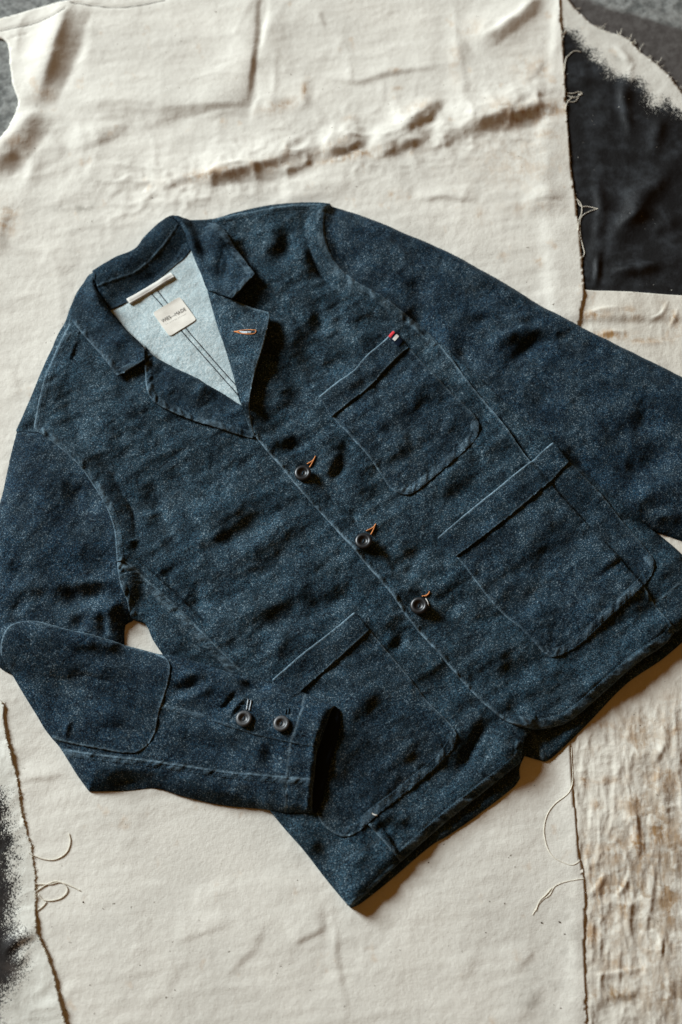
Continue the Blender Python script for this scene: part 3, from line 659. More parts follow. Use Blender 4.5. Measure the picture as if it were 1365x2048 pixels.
for pl in ([(1130, 135), (1132, 118), (1139, 108), (1150, 100), (1163, 102)], [(1129, 142), (1131, 125), (1134, 112)],
           [(1134, 184), (1146, 185), (1158, 182), (1165, 184), (1163, 188), (1158, 186)], [(1134, 188), (1147, 193), (1158, 190), (1164, 184)], [(1133, 198), (1143, 202), (1152, 200), (1158, 192)], [(1131, 222), (1135, 205), (1147, 190)],
           [(1152, 393), (1158, 406), (1163, 412), (1176, 412), (1196, 418)], [(1196, 418), (1180, 422), (1166, 430), (1161, 440), (1162, 470), (1168, 495), (1170, 505), (1165, 515)], [(1157, 460), (1158, 440), (1164, 425), (1163, 408), (1154, 396)],
           [(1124, 60), (1126, 68), (1131, 58)], [(1127, 75), (1129, 66), (1134, 62)], [(1125, 78), (1128, 70)]):
    strand(pl, parent=mcl)

# ------------------------------------------------------------------ painted cloth, lower left
LC = [(-200, 1380, 1), (-40, 1385), (2, 1402), (6, 1440), (14, 1482), (24, 1520), (34, 1560), (44, 1635), (60, 1690), (68, 1745), (73, 1860), (92, 1905), (105, 1945), (118, 2000), (131, 2060), (150, 2200, 1), (-200, 2200, 1)]
lc = Reg(LC, 0.010, jag=0.0006, seed=12, step=4, fm=0.8, fw=1.2)
low = lc.blurS(0.01)
lc.Z = low + 0.0010 + 0.0034 * np.exp(-(np.maximum(lc.d, 0) / 0.03) ** 2) * np.clip(0.35 + 1.3 * fbm(lc.X / 0.05, lc.Y / 0.045, 97, 2), 0, 1) + 0.0016 * crumple(lc.X, lc.Y, 0.05, 98, 3)
for px_, w, a, w2 in ([[(0, 1488), (12, 1486), (18, 1480)], 4, 2, 6], [[(70, 1865), (45, 1872), (0, 1905)], 8, 5, 12], [[(60, 1900), (20, 1940)], 10, 3, 10], [[(40, 1720), (60, 1715)], 6, 1.6, 8], [[(100, 1950), (60, 2000)], 8, 2, 10], [[(10, 1600), (40, 1590)], 6, 1.5, 8]): lc.fold(px_, w, a, w2)
sd, _ = lc.sdist([(-60, 1560), (2, 1582), (12, 1610), (14, 1640), (28, 1690), (22, 1730), (30, 1800), (24, 1850), (40, 1868), (60, 1872), (52, 1890), (45, 1910), (38, 1950), (10, 1985), (-10, 2040), (-40, 2100)])
lc.attr('paint', np.clip(-sd / 34.0, -1.9, 1.9)); zero(lc, 'stain')
blobs(lc, 'grime', [(55, 1880, 30, 14, 0, 0.5), (20, 2000, 20, 20, 0, 0.8), (60, 2010, 40, 30, 0, .25)])
lcl = build(lc, 'painted_cloth', M_BROWN, grain=0.1, drop=0.0)
thing(lcl, 'pale canvas strip with dry-brushed dark brown paint and a frayed edge', 'cloth')
fringe('frayed_threads', [(4, 1402), (6, 1440), (14, 1482), (24, 1520), (34, 1560), (44, 1635), (60, 1690), (68, 1745), (73, 1860), (92, 1905), (105, 1945), (118, 2000), (131, 2060)], 0.010, 1, 110, 0.001, 0.0035, M_THREAD, lcl, 8, r=0.00026)
for pl in ([(58, 1706), (85, 1717), (110, 1718), (132, 1704), (140, 1682), (137, 1666)], [(68, 1767), (100, 1768), (118, 1764), (140, 1771), (160, 1781)], [(72, 1782), (90, 1770), (112, 1762), (130, 1770), (134, 1782), (118, 1797), (88, 1800), (76, 1788)], [(74, 1821), (85, 1812), (92, 1803)]):
    strand(pl, parent=lcl)
for q, (pl, lab) in enumerate((([(1143, 1478), (1144, 1520), (1146, 1560), (1138, 1585), (1110, 1608), (1095, 1630), (1089, 1660), (1094, 1690), (1106, 1712), (1125, 1724), (1145, 1730), (1160, 1722)], 'long cream thread snaking from the jacket hem along the canvas seam'),
              ([(1168, 1757), (1150, 1760), (1130, 1764), (1110, 1773), (1100, 1790), (1085, 1800), (1076, 1812), (1066, 1830)], 'short cream thread curving away from the torn canvas seam'))):
    o = strand(pl, 0.004, 0.0002, 0.0005); thing(o, lab, 'thread', 'loose threads on the canvas')
strand([(1104, 1776), (1092, 1790), (1080, 1802), (1072, 1822)], 0.004, 0.0004, 0.00055, parent=o)
# crumbs of dirt
vv, qq, tt = [], [], []; off = 0; rr = random.Random(4)
for (x, y, r) in [(858, 1725, 1.6), (166, 1804, 1.8), (1070, 1570, 1.2), (1084, 1845, 2.0), (1120, 1844, 2.2), (980, 1803, 1.3), (972, 1865, 1.2), (1122, 2016, 1.4), (350, 1980, 1.3), (340, 1902, 1.0), (595, 1760, 1.0), (305, 396, 1.6), (280, 1930, 1.1), (1130, 1868, 1.4), (1010, 1807, 1.3), (180, 1970, 1.2), (1314, 1590, 1.3), (620, 1980, 1.1), (800, 1900, 1.1)]:
    P = px2w([[x, y]], 0.004); z = sampleS(P)[0]; rad = r * PX
    for k in range(6):
        a = k * math.pi / 3; e = rr.uniform(0.6, 1.3); vv.append((P[0, 0] + rad * e * math.cos(a), P[0, 1] + rad * e * math.sin(a), z - 0.0001))
    vv.append((P[0, 0], P[0, 1], z + rad * 1.1))
    for k in range(6): tt.append((off + k, off + (k + 1) % 6, off + 6))
    off += 7
me = bpy.data.meshes.new('dirt_crumbs'); me.from_pydata(vv, [], tt); me.materials.append(M_DIRT); o = link(bpy.data.objects.new('dirt_crumbs', me)); o['kind'] = 'stuff'; thing(o, 'tiny dark dirt crumbs scattered over the cream canvas', 'dirt')

# ------------------------------------------------------------------ the jacket
J = empty('denim_jacket', (*px2w((640, 1100), 0), 0.004))
thing(J, 'dark indigo denim chore jacket laid flat with one sleeve folded over', 'jacket')
bpy.context.view_layer.update()
GR = math.radians(38)          # lie of the cloth of the body
ZB = 0.014                     # usual height of the body's cloth

SIL_L = [(262, 1232), (290, 1245), (304, 1275), (322, 1302), (400, 1420), (470, 1535), (538, 1617), (569, 1655), (607, 1698), (655, 1760), (690, 1802), (702, 1815)]
ARM_L = [(31, 860), (66, 860), (88, 873), (121, 900), (161, 937), (190, 977), (216, 1021), (231, 1065), (235, 1105), (238, 1135), (244, 1175), (256, 1204), (262, 1232)]
ARM_R = [(878, 688), (840, 651), (796, 622), (759, 596), (711, 570), (678, 537), (656, 497), (649, 464), (651, 428), (660, 405)]
SLV_R = [(1313, 1063), (1264, 1028), (1214, 991), (1139, 925), (1098, 886), (1067, 864), (1005, 811), (940, 749), (878, 688)]
TOP_R = [(660, 405), (634, 403), (583, 405), (528, 411), (473, 424), (429, 437)]
HEM_R = [(1064, 1459), (1100, 1455), (1139, 1442), (1214, 1380), (1276, 1326), (1330, 1289), (1356, 1262)]
HEM_L = [(802, 1724), (879, 1655), (969, 1583), (1040, 1526)]
FRONT = [(511, 880), (536, 912), (560, 937), (592, 977), (642, 1032), (707, 1107), (772, 1184), (821, 1249), (879, 1314), (940, 1383), (979, 1421), (1021, 1450), (1064, 1459)]
SHO_L = [(132, 637), (92, 721), (48, 823), (31, 860)]

# back panel: everything that lies on the canvas (its rim shows below the front hems)
BACK = SHO_L[:-1] + [(31, 860, 1)] + ARM_L[1:-1] + SIL_L[:-1] + [(702, 1816, 1), (720, 1808), (774, 1766), (864, 1690), (900, 1669), (968, 1621), (1030, 1572), (1041, 1556, 1), (1040, 1536), (1050, 1511, 1), (1077, 1519), (1091, 1523, 1), (1104, 1516), (1143, 1480), (1179, 1444), (1255, 1366), (1330, 1314), (1420, 1235, 1), (1400, 1150), (1365, 1108)] + SLV_R[:-1] + ARM_R[:-1] + [(660, 405, 1)] + TOP_R[1:] + [(380, 440), (340, 445), (293, 478), (271, 506), (200, 548), (165, 565), (140, 615)]
bp = Reg(BACK, 0.006)
low = bp.blurS(0.004)
bp.Z = low + 0.0016 + 0.0030 * rnd(bp.d, 0.008) + 0.0006 * fbm(bp.X / 0.02, bp.Y / 0.02, 120, 2)
bp.band([(1028, 1500), (1056, 1466), (1075, 1495), (1085, 1522)], 1, 9, 1.2, 0.3, 0.35, 0.3)
build(bp, 'back_panel', M_DENIM, J, grain=GR)

# image-right sleeve
SL_R = [(660, 404, 1), (730, 428), (803, 459), (900, 501), (1000, 556), (1079, 604), (1165, 649), (1280, 706), (1365, 748), (1470, 810), (1530, 950), (1470, 1115, 1), (1365, 1077), (1313, 1060), (1264, 1050), (1214, 1040), (1130, 1000), (1020, 900), (920, 800), (850, 720), (740, 640), (650, 560), (600, 480), (620, 420)]
sr = Reg(SL_R, 0.012)
X, Y = sr.X, sr.Y
sr.Z = np.maximum(sr.blurS(0.012), 0.002) + 0.001 + 0.019 * rnd(sr.d, 0.055) + 0.0035 * rnd(sr.d, 0.012)
sr.Z += 0.0026 * fbm(X / 0.05, Y / 0.05, 130, 3) + 0.0020 * aniso(X, Y, math.radians(-32), 0.10, 0.026, 131, 3) + 0.0008 * fbm(X / 0.010, Y / 0.010, 137, 2)
for px_, w, a, w2 in ([[(690, 430), (800, 490), (930, 560), (1100, 665), (1250, 730), (1380, 790)], 9, -3.2, 14], [[(700, 420), (900, 520), (1100, 635), (1365, 765)], 10, 1.2, 10],
                      [[(970, 705), (1030, 672), (1090, 662)], 7, 3.2, 12], [[(1010, 740), (1080, 690), (1140, 690)], 10, -2.4, 10], [[(832, 560), (840, 610), (848, 655)], 10, -3.2, 12], [[(790, 590), (830, 640), (880, 690), (950, 740)], 14, -4.0, 14],
                      [[(660, 470), (690, 510), (740, 555), (800, 590)], 9, -2.6, 16], [[(870, 640), (905, 690), (930, 720)], 10, 2.5, 12], [[(1000, 600), (900, 590)], 12, -1.8, 12],
                      [[(1365, 900), (1280, 945), (1225, 990)], 20, -4.0, 22], [[(1365, 960), (1300, 1000), (1240, 1030)], 16, 2.0, 16], [[(1290, 800), (1200, 860), (1150, 930)], 26, 2.2, 26], [[(1100, 760), (1060, 840)], 18, -1.8, 18], [[(1330, 850), (1250, 840)], 14, -1.8, 14],
                      [[(1110, 880), (1180, 950), (1260, 1015)], 14, -4, 14], [[(1365, 1040), (1290, 1030)], 8, 2, 8], [[(760, 480), (830, 540)], 16, 1.6, 16], [[(980, 640), (940, 660)], 8, -2, 9]): sr.fold(px_, w, a, w2)
AR_OUT = [(668, 420), (662, 460), (672, 500), (694, 532), (724, 560), (768, 584), (806, 610), (850, 640), (888, 676), (945, 735)]
P = px2w(spline(AR_OUT, False), sr.z); dd, _, _, _ = pdist(P, X, Y); sr.Z -= 0.0055 * np.exp(-(dd / 0.012) ** 2)
slv_r = build(sr, 'sleeve', M_SLEEVE, J, grain=math.radians(-30))

# image-left upper sleeve
SL_L = [(31, 860, 1), (15, 922), (0, 988), (-28, 1100), (-45, 1200), (-35, 1290), (20, 1345), (120, 1345), (230, 1310), (247, 1290, 1), (249, 1245), (262, 1238), (295, 1190), (290, 1100), (260, 1000), (200, 900), (110, 845), (66, 850)]
sl_ = Reg(SL_L, 0.014)
X, Y = sl_.X, sl_.Y
sl_.Z = np.maximum(sl_.blurS(0.010), 0.002) + 0.001 + 0.016 * rnd(sl_.d, 0.05) + 0.0035 * rnd(sl_.d, 0.010) + 0.0024 * fbm(X / 0.045, Y / 0.045, 140, 3) + 0.0018 * aniso(X, Y, math.radians(60), 0.09, 0.024, 143, 3) + 0.0008 * fbm(X / 0.010, Y / 0.010, 147, 2)
for px_, w, a, w2 in ([[(90, 1215), (150, 1195), (200, 1190), (245, 1205)], 14, -5.0, 18], [[(130, 1180), (200, 1170), (240, 1178)], 10, 2.2, 12], [[(200, 1222), (205, 1250), (212, 1280)], 6, -3.5, 8], [[(240, 1210), (222, 1222), (210, 1240)], 8, 3, 7], [[(160, 1225), (175, 1265)], 10, -4, 12], [[(120, 930), (170, 1000), (200, 1060)], 14, -2.2, 16], [[(80, 900), (90, 1000), (70, 1120)], 22, 1.8, 22], [[(0, 1120), (60, 1150), (110, 1140)], 14, -2, 14], [[(20, 1190), (90, 1180)], 12, 2, 12], [[(60, 1225), (20, 1215)], 10, -3, 10], [[(180, 1080), (140, 1130)], 14, 1.6, 14]): sl_.fold(px_, w, a, w2)
build(sl_, 'sleeve', M_SLEEVE, J, grain=math.radians(20))

# air inside the body
BODYP = px2w(spline(SHO_L + ARM_L[1:-1] + SIL_L + [(740, 1782), (802, 1724)] + HEM_L[1:] + [(1055, 1470)] + HEM_R + [(1420, 1200), (1400, 1150), (1365, 1108)] + SLV_R[:-1] + ARM_R[:-1] + TOP_R + [(355, 430), (293, 473), (190, 541), (150, 590)], True), ZB)
class Full: pass
FX, FY = np.meshgrid(GX0 + np.arange(NX) * G, GY0 + np.arange(NY) * G, indexing='ij')
lo, hi = BODYP.min(0) - 0.01, BODYP.max(0) + 0.01
a0, a1 = int((lo[0] - GX0) / G), int((hi[0] - GX0) / G); b0, b1 = int((lo[1] - GY0) / G), int((hi[1] - GY0) / G)
db = grid_sdf(BODYP, FX[a0:a1, 0], FY[0, b0:b1], 0.25)
AIR = np.zeros_like(S)
AIR[a0:a1, b0:b1] = np.where(db > 0, 0.0075 * rnd(db, 0.014) + 0.013 * (1 - np.exp(-np.maximum(db, 0) / 0.06)), 0)
for hem in (HEM_R, [(702, 1813), (740, 1782)] + HEM_L):
    P = px2w(spline(hem, False, 12), ZB); lo_, hi_ = P.min(0) - 0.09, P.max(0) + 0.09
    i0, i1 = np.searchsorted(FX[:, 0], [lo_[0], hi_[0]]); j0, j1 = np.searchsorted(FY[0], [lo_[1], hi_[1]])
    dh, _, _, _ = pdist(P, FX[i0:i1, j0:j1], FY[i0:i1, j0:j1])
    AIR[i0:i1, j0:j1] += 0.0075 * np.exp(-(dh / 0.028) ** 2)
# the neck opening stays low
NECK = px2w(spline([(219, 615), (300, 560), (381, 485), (416, 576), (434, 646), (480, 811), (408, 765), (346, 734), (289, 699)], True), ZB)
dn = grid_sdf(NECK, FX[a0:a1, 0], FY[0, b0:b1], 0.05)
AIR[a0:a1, b0:b1] *= 1 - 0.85 * sstep(dn, -0.012, 0.004)
FLOORZ = 0.0045                # top of the back panel
def body_base(r, rad=0.006):
    src = np.maximum(S, FLOORZ + AIR) if True else S
    return r.blurS(rad, src)
def body_noise(r, seed, k=1.25):
    X, Y = r.X, r.Y
    return k * (0.0034 * fbm(X / 0.12, Y / 0.10, seed + 21, 1) + 0.0030 * fbm(X / 0.06, Y / 0.06, seed, 3) + 0.0034 * aniso(X, Y, GR - 0.1, 0.11, 0.030, seed + 5, 3) + 0.0010 * fbm(X / 0.013, Y / 0.013, seed + 9, 2))

# inside of the back, seen through the neck
ib = Reg([(205, 625), (250, 600), (346, 528), (395, 470), (430, 560), (450, 646), (500, 830, 1), (470, 840), (400, 790), (330, 750), (270, 715)], 0.008)
ib.Z = ib.blurS(0.004) + 0.0035 + 0.0014 * fbm(ib.X / 0.05, ib.Y / 0.05, 150, 2) + 0.0004 * fbm(ib.X / 0.010, ib.Y / 0.010, 151, 2)
ib.groove([(304, 588), (326, 613), (362, 661), (410, 716), (470, 784), (485, 803)], 1.6, 0.5); ib.groove([(316, 582), (336, 608), (372, 657), (420, 713), (462, 760), (480, 780)], 1.6, 0.5)
ib.fold([(440, 600), (420, 560), (400, 520)], 9, 1.6)
inner = build(ib, 'inner_back', M_INNER, J, grain=math.radians(52)); inner['label'] = 'pale blue inside of the denim back'
stitches('seam_stitching', [(304, 588), (326, 613), (362, 661), (410, 716), (470, 784), (485, 803)], 0.009, M_NAVY, inner, r=0.0007, lift=0.0006, gap=0.0008)
stitches('seam_stitching', [(316, 582), (336, 608), (372, 657), (420, 713), (462, 760), (480, 780)], 0.009, M_NAVY, inner, r=0.0007, lift=0.0006, gap=0.0008)

def quadpatch(name, c, z, lift, mat, parent, n=14, wob=0.0, rnd_=0.06, seed=0):
    """a small sewn patch: corners in pixels, cut with slightly rounded corners, lying on what is below"""
    C = px2w(np.array(c, float), z); V = []; Q = []
    for i in range(n + 1):
        for j in range(n + 1):
            u, v = i / n, j / n
            cu, cv = 2 * u - 1, 2 * v - 1; q = (abs(cu) ** 14 + abs(cv) ** 14) ** (1 / 14) if (abs(cu) + abs(cv)) > 0 else 1
            mx = max(abs(cu), abs(cv)); k = 1 + rnd_ * 0 if q == 0 else mx / q if mx > 0 else 1
            u, v = 0.5 + cu * k / 2, 0.5 + cv * k / 2
            V.append((C[0] * (1 - u) + C[1] * u) * (1 - v) + (C[3] * (1 - u) + C[2] * u) * v)
    V = np.array(V); zz = sampleS(V) ; Z0 = zz.copy()
    g = zz.reshape(n + 1, n + 1)
    for _ in range(3): g = (g + np.roll(g, 1, 0) + np.roll(g, -1, 0) + np.roll(g, 1, 1) + np.roll(g, -1, 1)) / 5 if n > 8 else g
    zz = np.maximum(g.ravel(), Z0) + lift + wob * fbm(V[:, 0] / 0.012, V[:, 1] / 0.012, 400 + seed, 2)
    ed = np.array([min(i, n - i, j, n - j) for i in range(n + 1) for j in range(n + 1)])
    V3 = np.column_stack([V, zz]); m = n + 1
    Q = [(i * m + j, (i + 1) * m + j, (i + 1) * m + j + 1, i * m + j + 1) for i in range(n) for j in range(n)]
    loop = [i * m for i in range(n)] + [n * m + j for j in range(n)] + [i * m + n for i in range(n, 0, -1)] + [j for j in range(n, 0, -1)]
    b0 = len(V3); UV = V3[loop].copy(); LV = V3[loop].copy(); LV[:, 2] -= lift + 0.0004; V3 = np.vstack([V3, UV, LV]); L = len(loop)
    Q += [(b0 + k, b0 + L + k, b0 + L + (k + 1) % L, b0 + (k + 1) % L) for k in range(L)]
    P = V
    # raise the raster where the patch lies
    Pl = C; i0, i1 = int((Pl[:, 0].min() - GX0) / G), int((Pl[:, 0].max() - GX0) / G) + 2; j0, j1 = int((Pl[:, 1].min() - GY0) / G), int((Pl[:, 1].max() - GY0) / G) + 2
    XX, YY = np.meshgrid(GX0 + np.arange(i0, i1) * G, GY0 + np.arange(j0, j1) * G, indexing='ij'); mk = inside(C, XX, YY)
    sub = S[i0:i1, j0:j1]; sub[mk] = sub[mk] + lift
    return mesh_np(name, V3, np.array(Q), np.zeros((0, 3), int), mat, parent, {'grain': V3.copy(), 'wear': np.zeros(len(V3))})
# neck label with its printing
lab = quadpatch('neck_label', [(306, 627), (360, 594), (394, 641), (340, 675)], 0.0095, 0.0013, M_LABEL, J, 16, 0.0004); lab['label'] = 'cream cotton neck label printed with the maker name'
def text(body, px0, px1, z, name, mat, parent, ydir=1.0):
    cu = bpy.data.curves.new(name, 'FONT'); cu.body = body; cu.size = 1.0; cu.align_x = 'LEFT'; cu.extrude = 0.0
    t = bpy.data.objects.new(name, cu); link(t); bpy.context.view_layer.update()
    me = bpy.data.meshes.new_from_object(t.evaluated_get(bpy.context.evaluated_depsgraph_get())); bpy.data.objects.remove(t)
    n = len(me.vertices); co = np.zeros(n * 3); me.vertices.foreach_get('co', co); co = co.reshape(-1, 3)
    a, b = px2w(px0, z), px2w(px1, z); w = np.linalg.norm(b - a); u = (b - a) / w; v = np.array([-u[1], u[0]])
    x0, x1 = co[:, 0].min(), co[:, 0].max(); k = w / (x1 - x0)
    P = a[None] + (co[:, :1] - x0) * k * u + co[:, 1:2] * k * ydir * v
    zz = sampleS(P) + 0.00045
    me.vertices.foreach_set('co', np.column_stack([P, zz]).ravel().astype(np.float32)); me.update(); me.materials.append(mat)
    return link(bpy.data.objects.new(name, me), parent)
text('WIES\u2014MADE', (325.5, 646), (373, 620.5), 0.011, 'lettering', M_INK, lab, 1.2)
text('- - - \u2014\u2014 \u2014\u2014\u2014 \u2014\u2014 \u2014\u2014\u2014', (333, 650.5), (373, 629), 0.011, 'small_print', M_INK, lab, 1.6)

# collar stand inside the neck
cs = Reg([(186, 545, 1), (230, 518), (271, 501), (293, 472), (333, 439), (352, 436), (372, 460), (386, 492, 1), (368, 515), (346, 533), (300, 571), (254, 602), (219, 618, 1), (200, 585)], 0.014)
far, _ = cs.sdist([(188, 560), (271, 515), (305, 485), (352, 440)])
cs.Z = cs.blurS(0.008) * 0 + 0.010 + 0.011 * sstep(-np.abs(far), -60, 0) + 0.0010 * fbm(cs.X / 0.02, cs.Y / 0.02, 165, 3)
cs.band([(188, 576), (230, 560), (276, 541), (311, 510), (330, 488), (346, 466), (356, 450)], -1, 5, 0.9, 0.35, 0.22, 0.18, 0.7)
cs.band([(219, 616), (254, 600), (300, 569), (346, 531), (368, 513)], 1, 5, 0.6, 0.2, 0.15, 0.1)
for px_, w, a in ([[(250, 570), (270, 590)], 8, -1.4], [[(300, 540), (320, 560)], 8, -1.6], [[(200, 570), (230, 600)], 9, 1.4]): cs.fold(px_, w, a)
build(cs, 'collar_stand', M_COLLAR, J, grain=GR + 1.0)
# hanger loop
hl = drape([(256, 600), (270, 592), (300, 574), (330, 556), (345, 547)], 0.016, 0.0022)
T = np.gradient(hl[:, :2], axis=0); T /= np.linalg.norm(T, axis=1, keepdims=True); NN = np.stack([-T[:, 1], T[:, 0]], 1)
prof_l = ((-1, -0.9), (-0.97, 0.25), (-0.5, 0.34), (-0.42, 0.26), (-0.34, 0.36), (0.9, 0.30), (0.99, 0.1), (1, -0.9)); VV = []
for w_, h_ in prof_l: VV.append(np.column_stack([hl[:, :2] + NN * w_ * 0.0046 * (1 + 0.10 * fbm(np.arange(len(hl)) / 5.0, np.arange(len(hl)) * 0, 77, 2))[:, None], hl[:, 2] + h_ * 0.0018 + 0.0006 * fbm(np.arange(len(hl)) / 4.0, np.arange(len(hl)) * 0 + w_, 78, 2)]))
k = len(hl); V = np.concatenate(VV); nc = len(prof_l); Q = [(c * k + i, c * k + i + 1, (c + 1) * k + i + 1, (c + 1) * k + i) for c in range(nc - 1) for i in range(k - 1)]
TR = [(e, c * k + e, (c + 1) * k + e) for e in (0, k - 1) for c in range(1, nc - 1)]
hang = mesh_np('hanger_loop', V, np.array(Q), np.array(TR), M_WHITE, J); hang['label'] = 'white cotton hanger loop'

# shoulder strips belong to the back yoke
yl = Reg(SHO_L[:-1] + [(31, 860, 1), (90, 868, 1), (122, 780), (165, 650, 1)], ZB)
yl.Z = body_base(yl) + 0.001 + body_noise(yl, 170, 0.5)
build(yl, 'yoke', M_DENIM, J, grain=GR)
yr = Reg([(425, 440, 1), (473, 424), (528, 411), (583, 405), (634, 403), (662, 404, 1), (655, 425, 1), (600, 420), (500, 440), (440, 460, 1)], ZB)
yr.Z = body_base(yr) + 0.001 + body_noise(yr, 172, 0.5)
build(yr, 'yoke', M_DENIM, J, grain=GR)

# side panels
sp = Reg([(236, 1112, 1), (266, 1118), (312, 1155), (357, 1195), (412, 1250), (492, 1330), (572, 1415), (662, 1545), (752, 1640, 1), (780, 1682), (803, 1722, 1), (760, 1762), (725, 1795), (702, 1815, 1), (690, 1802), (655, 1760), (607, 1698), (569, 1655), (538, 1617), (470, 1535), (400, 1420), (322, 1302), (304, 1275), (290, 1245), (262, 1232), (256, 1204), (244, 1175)], ZB)
sp.Z = body_base(sp) + 0.0010 + body_noise(sp, 175, 0.8)
sp.band([(655, 1750), (690, 1722), (736, 1693), (768, 1676)], -1, 4, 0.0, 0.4, 0.12, 0.12, 0.9, seed=3)
sp.band([(700, 1812), (735, 1786), (770, 1752), (803, 1724)], 1, 6, 0.7, 0.3, 0.35, 0.25, seed=4)
sp.band([(238, 1130), (244, 1175), (256, 1204), (262, 1232)], 1, 10, 0.9, 0.6, 0.4, 0.25, 0.5, seed=5)
for px_, w, a, w2 in ([[(640, 1680), (662, 1740), (690, 1790)], 10, -2.4, 14], [[(700, 1745), (712, 1780)], 8, -2, 10], [[(690, 1735), (740, 1700)], 8, 1.8, 8], [[(580, 1640), (640, 1720)], 14, 2.2, 14], [[(300, 1200), (340, 1280), (400, 1350)], 12, 1.5, 14], [[(745, 1660), (790, 1720)], 8, 1.6, 8]): sp.fold(px_, w, a, w2)
sp.band([(238, 1130), (256, 1133), (300, 1170), (345, 1210), (400, 1265), (480, 1345)], -1, 14, 0.9, 0.5, 0.2, 0.45, 0.7, seed=12)
side_a = build(sp, 'side_panel', M_DENIM, J, grain=GR - 0.3)
sq = Reg([(878, 688, 1), (940, 749), (1005, 811), (1067, 864), (1098, 886), (1139, 925), (1214, 991), (1264, 1028), (1313, 1063), (1365, 1108), (1400, 1150), (1420, 1200, 1), (1356, 1264, 1), (1330, 1240), (1284, 1180), (1200, 1080), (1063, 927), (992, 837), (930, 765)], ZB)
sq.Z = body_base(sq) + 0.0010 + body_noise(sq, 178, 0.8)
sq.band([(1365, 1160), (1330, 1190), (1300, 1210)], 1, 5, 0.4, 0.4, 0.25, 0.25, seed=6)
build(sq, 'side_panel', M_DENIM, J, grain=GR + 0.2)

# front that lies underneath (buttons' side)
FL = [(140, 640, 1), (95, 745), (66, 860, 1)] + ARM_L[2:9] + [(238, 1130, 1), (256, 1133), (300, 1170), (345, 1210), (400, 1265), (480, 1345), (560, 1430), (650, 1560), (736, 1650), (802, 1724, 1)] + HEM_L[1:-1] + [(1040, 1526, 1), (1048, 1483), (1070, 1440), (1040, 1380), (960, 1290), (860, 1180), (760, 1060), (660, 950), (590, 880), (520, 830), (478, 815, 1), (408, 767), (346, 736), (289, 700), (219, 618), (170, 590), (140, 610)]
f1 = Reg(FL, ZB)
X, Y = f1.X, f1.Y
f1.Z = body_base(f1) + 0.0012 + body_noise(f1, 180)
for px_, w, a, w2 in ([[(293, 960), (318, 1010), (338, 1070), (346, 1125)], 9, -3.6, 14], [[(330, 1150), (350, 1142), (362, 1150)], 10, -3, 12], [[(388, 1150), (396, 1190), (412, 1245)], 8, -3.0, 12], [[(500, 1300), (540, 1250), (620, 1222), (700, 1203), (745, 1196)], 14, -4.5, 16], [[(430, 1280), (480, 1250), (560, 1210), (650, 1180)], 22, 2.4, 20],
                      [[(395, 1115), (440, 1090), (500, 1050), (570, 1010)], 10, -2.4, 18], [[(500, 1185), (540, 1130), (600, 1090), (660, 1060)], 14, -2.2, 18], [[(350, 1000), (420, 1030), (480, 1015), (540, 960)], 20, 2.6, 20], [[(395, 1130), (470, 1115), (560, 1060), (620, 1010)], 18, 2.6, 18],
                      [[(300, 860), (280, 920), (290, 960)], 24, 2.0, 24], [[(170, 780), (210, 850), (250, 930)], 20, 2.8, 18], [[(150, 770), (140, 830), (180, 900)], 14, -2.2, 14], [[(350, 900), (420, 880), (480, 900)], 20, 1.6, 22], [[(380, 950), (450, 940), (520, 920)], 14, -1.6, 18],
                      [[(240, 1045), (258, 1040)], 5, -2.0, 6], [[(246, 1078), (275, 1068)], 5, -2.4, 6], [[(250, 1100), (278, 1095)], 5, -2.2, 6], [[(246, 1062), (270, 1052)], 5, 1.6, 5], [[(250, 1090), (282, 1082)], 5, 1.6, 5],
                      [[(280, 1110), (330, 1165), (380, 1225), (440, 1290)], 12, -2.0, 14], [[(440, 1300), (480, 1280)], 10, -2, 12], [[(590, 1240), (560, 1290), (520, 1330)], 12, 2.0, 14],
                      [[(985, 1425), (960, 1480), (930, 1530), (912, 1575)], 7, -4.5, 10], [[(1020, 1460), (990, 1520)], 12, 2.6, 12], [[(960, 1430), (940, 1480)], 12, 2.0, 12], [[(760, 1645), (775, 1680), (800, 1705)], 8, -2.5, 10], [[(800, 1640), (830, 1680)], 9, -2.2, 10], [[(740, 1660), (760, 1640), (790, 1625)], 8, 2.2, 9],
                      [[(820, 1250), (800, 1290), (780, 1320)], 10, -2.5, 12], [[(790, 1220), (760, 1270)], 12, 1.8, 12]): f1.fold(px_, w, a, w2)
f1.band([(140, 645), (95, 745), (68, 856)], 1, 16, 0.9, 0.15, 0.55, 0.16, 0.6, seed=10, two=True)
f1.band(ARM_L[1:11], 1, 14, 1.7, 0.45, 0.45, 0.45, 1.1, seed=11, two=True)
f1.band([(238, 1130), (256, 1133), (300, 1170), (345, 1210), (400, 1265), (480, 1345)], 1, 3, 0.5, 0.2, 0.62, 0.2, 0.1, seed=12)
f1.band([(736, 1650), (770, 1688), (802, 1724)], 1, 6, 0.7, 0.4, 0.5, 0.25, seed=13)
f1.band([(802, 1724), (879, 1655), (969, 1583), (1040, 1526), (1048, 1486)], 1, 17, 1.0, 0.5, 0.30, 0.34, 0.9, seed=14)
# the covered edge tucks down so that it does not show through the other front
P = px2w(spline([(1050, 1395), (960, 1290), (860, 1180), (760, 1060), (660, 950), (590, 880), (530, 838)], False), f1.z); dd, _, _, _ = pdist(P, f1.X, f1.Y)
tk = sstep(dd, 0.0, 0.028); f1.Z = (f1.S + 0.0008) * (1 - tk) + f1.Z * tk
front_a = build(f1, 'front_panel', M_DENIM, J, grain=GR, wall=0.003)

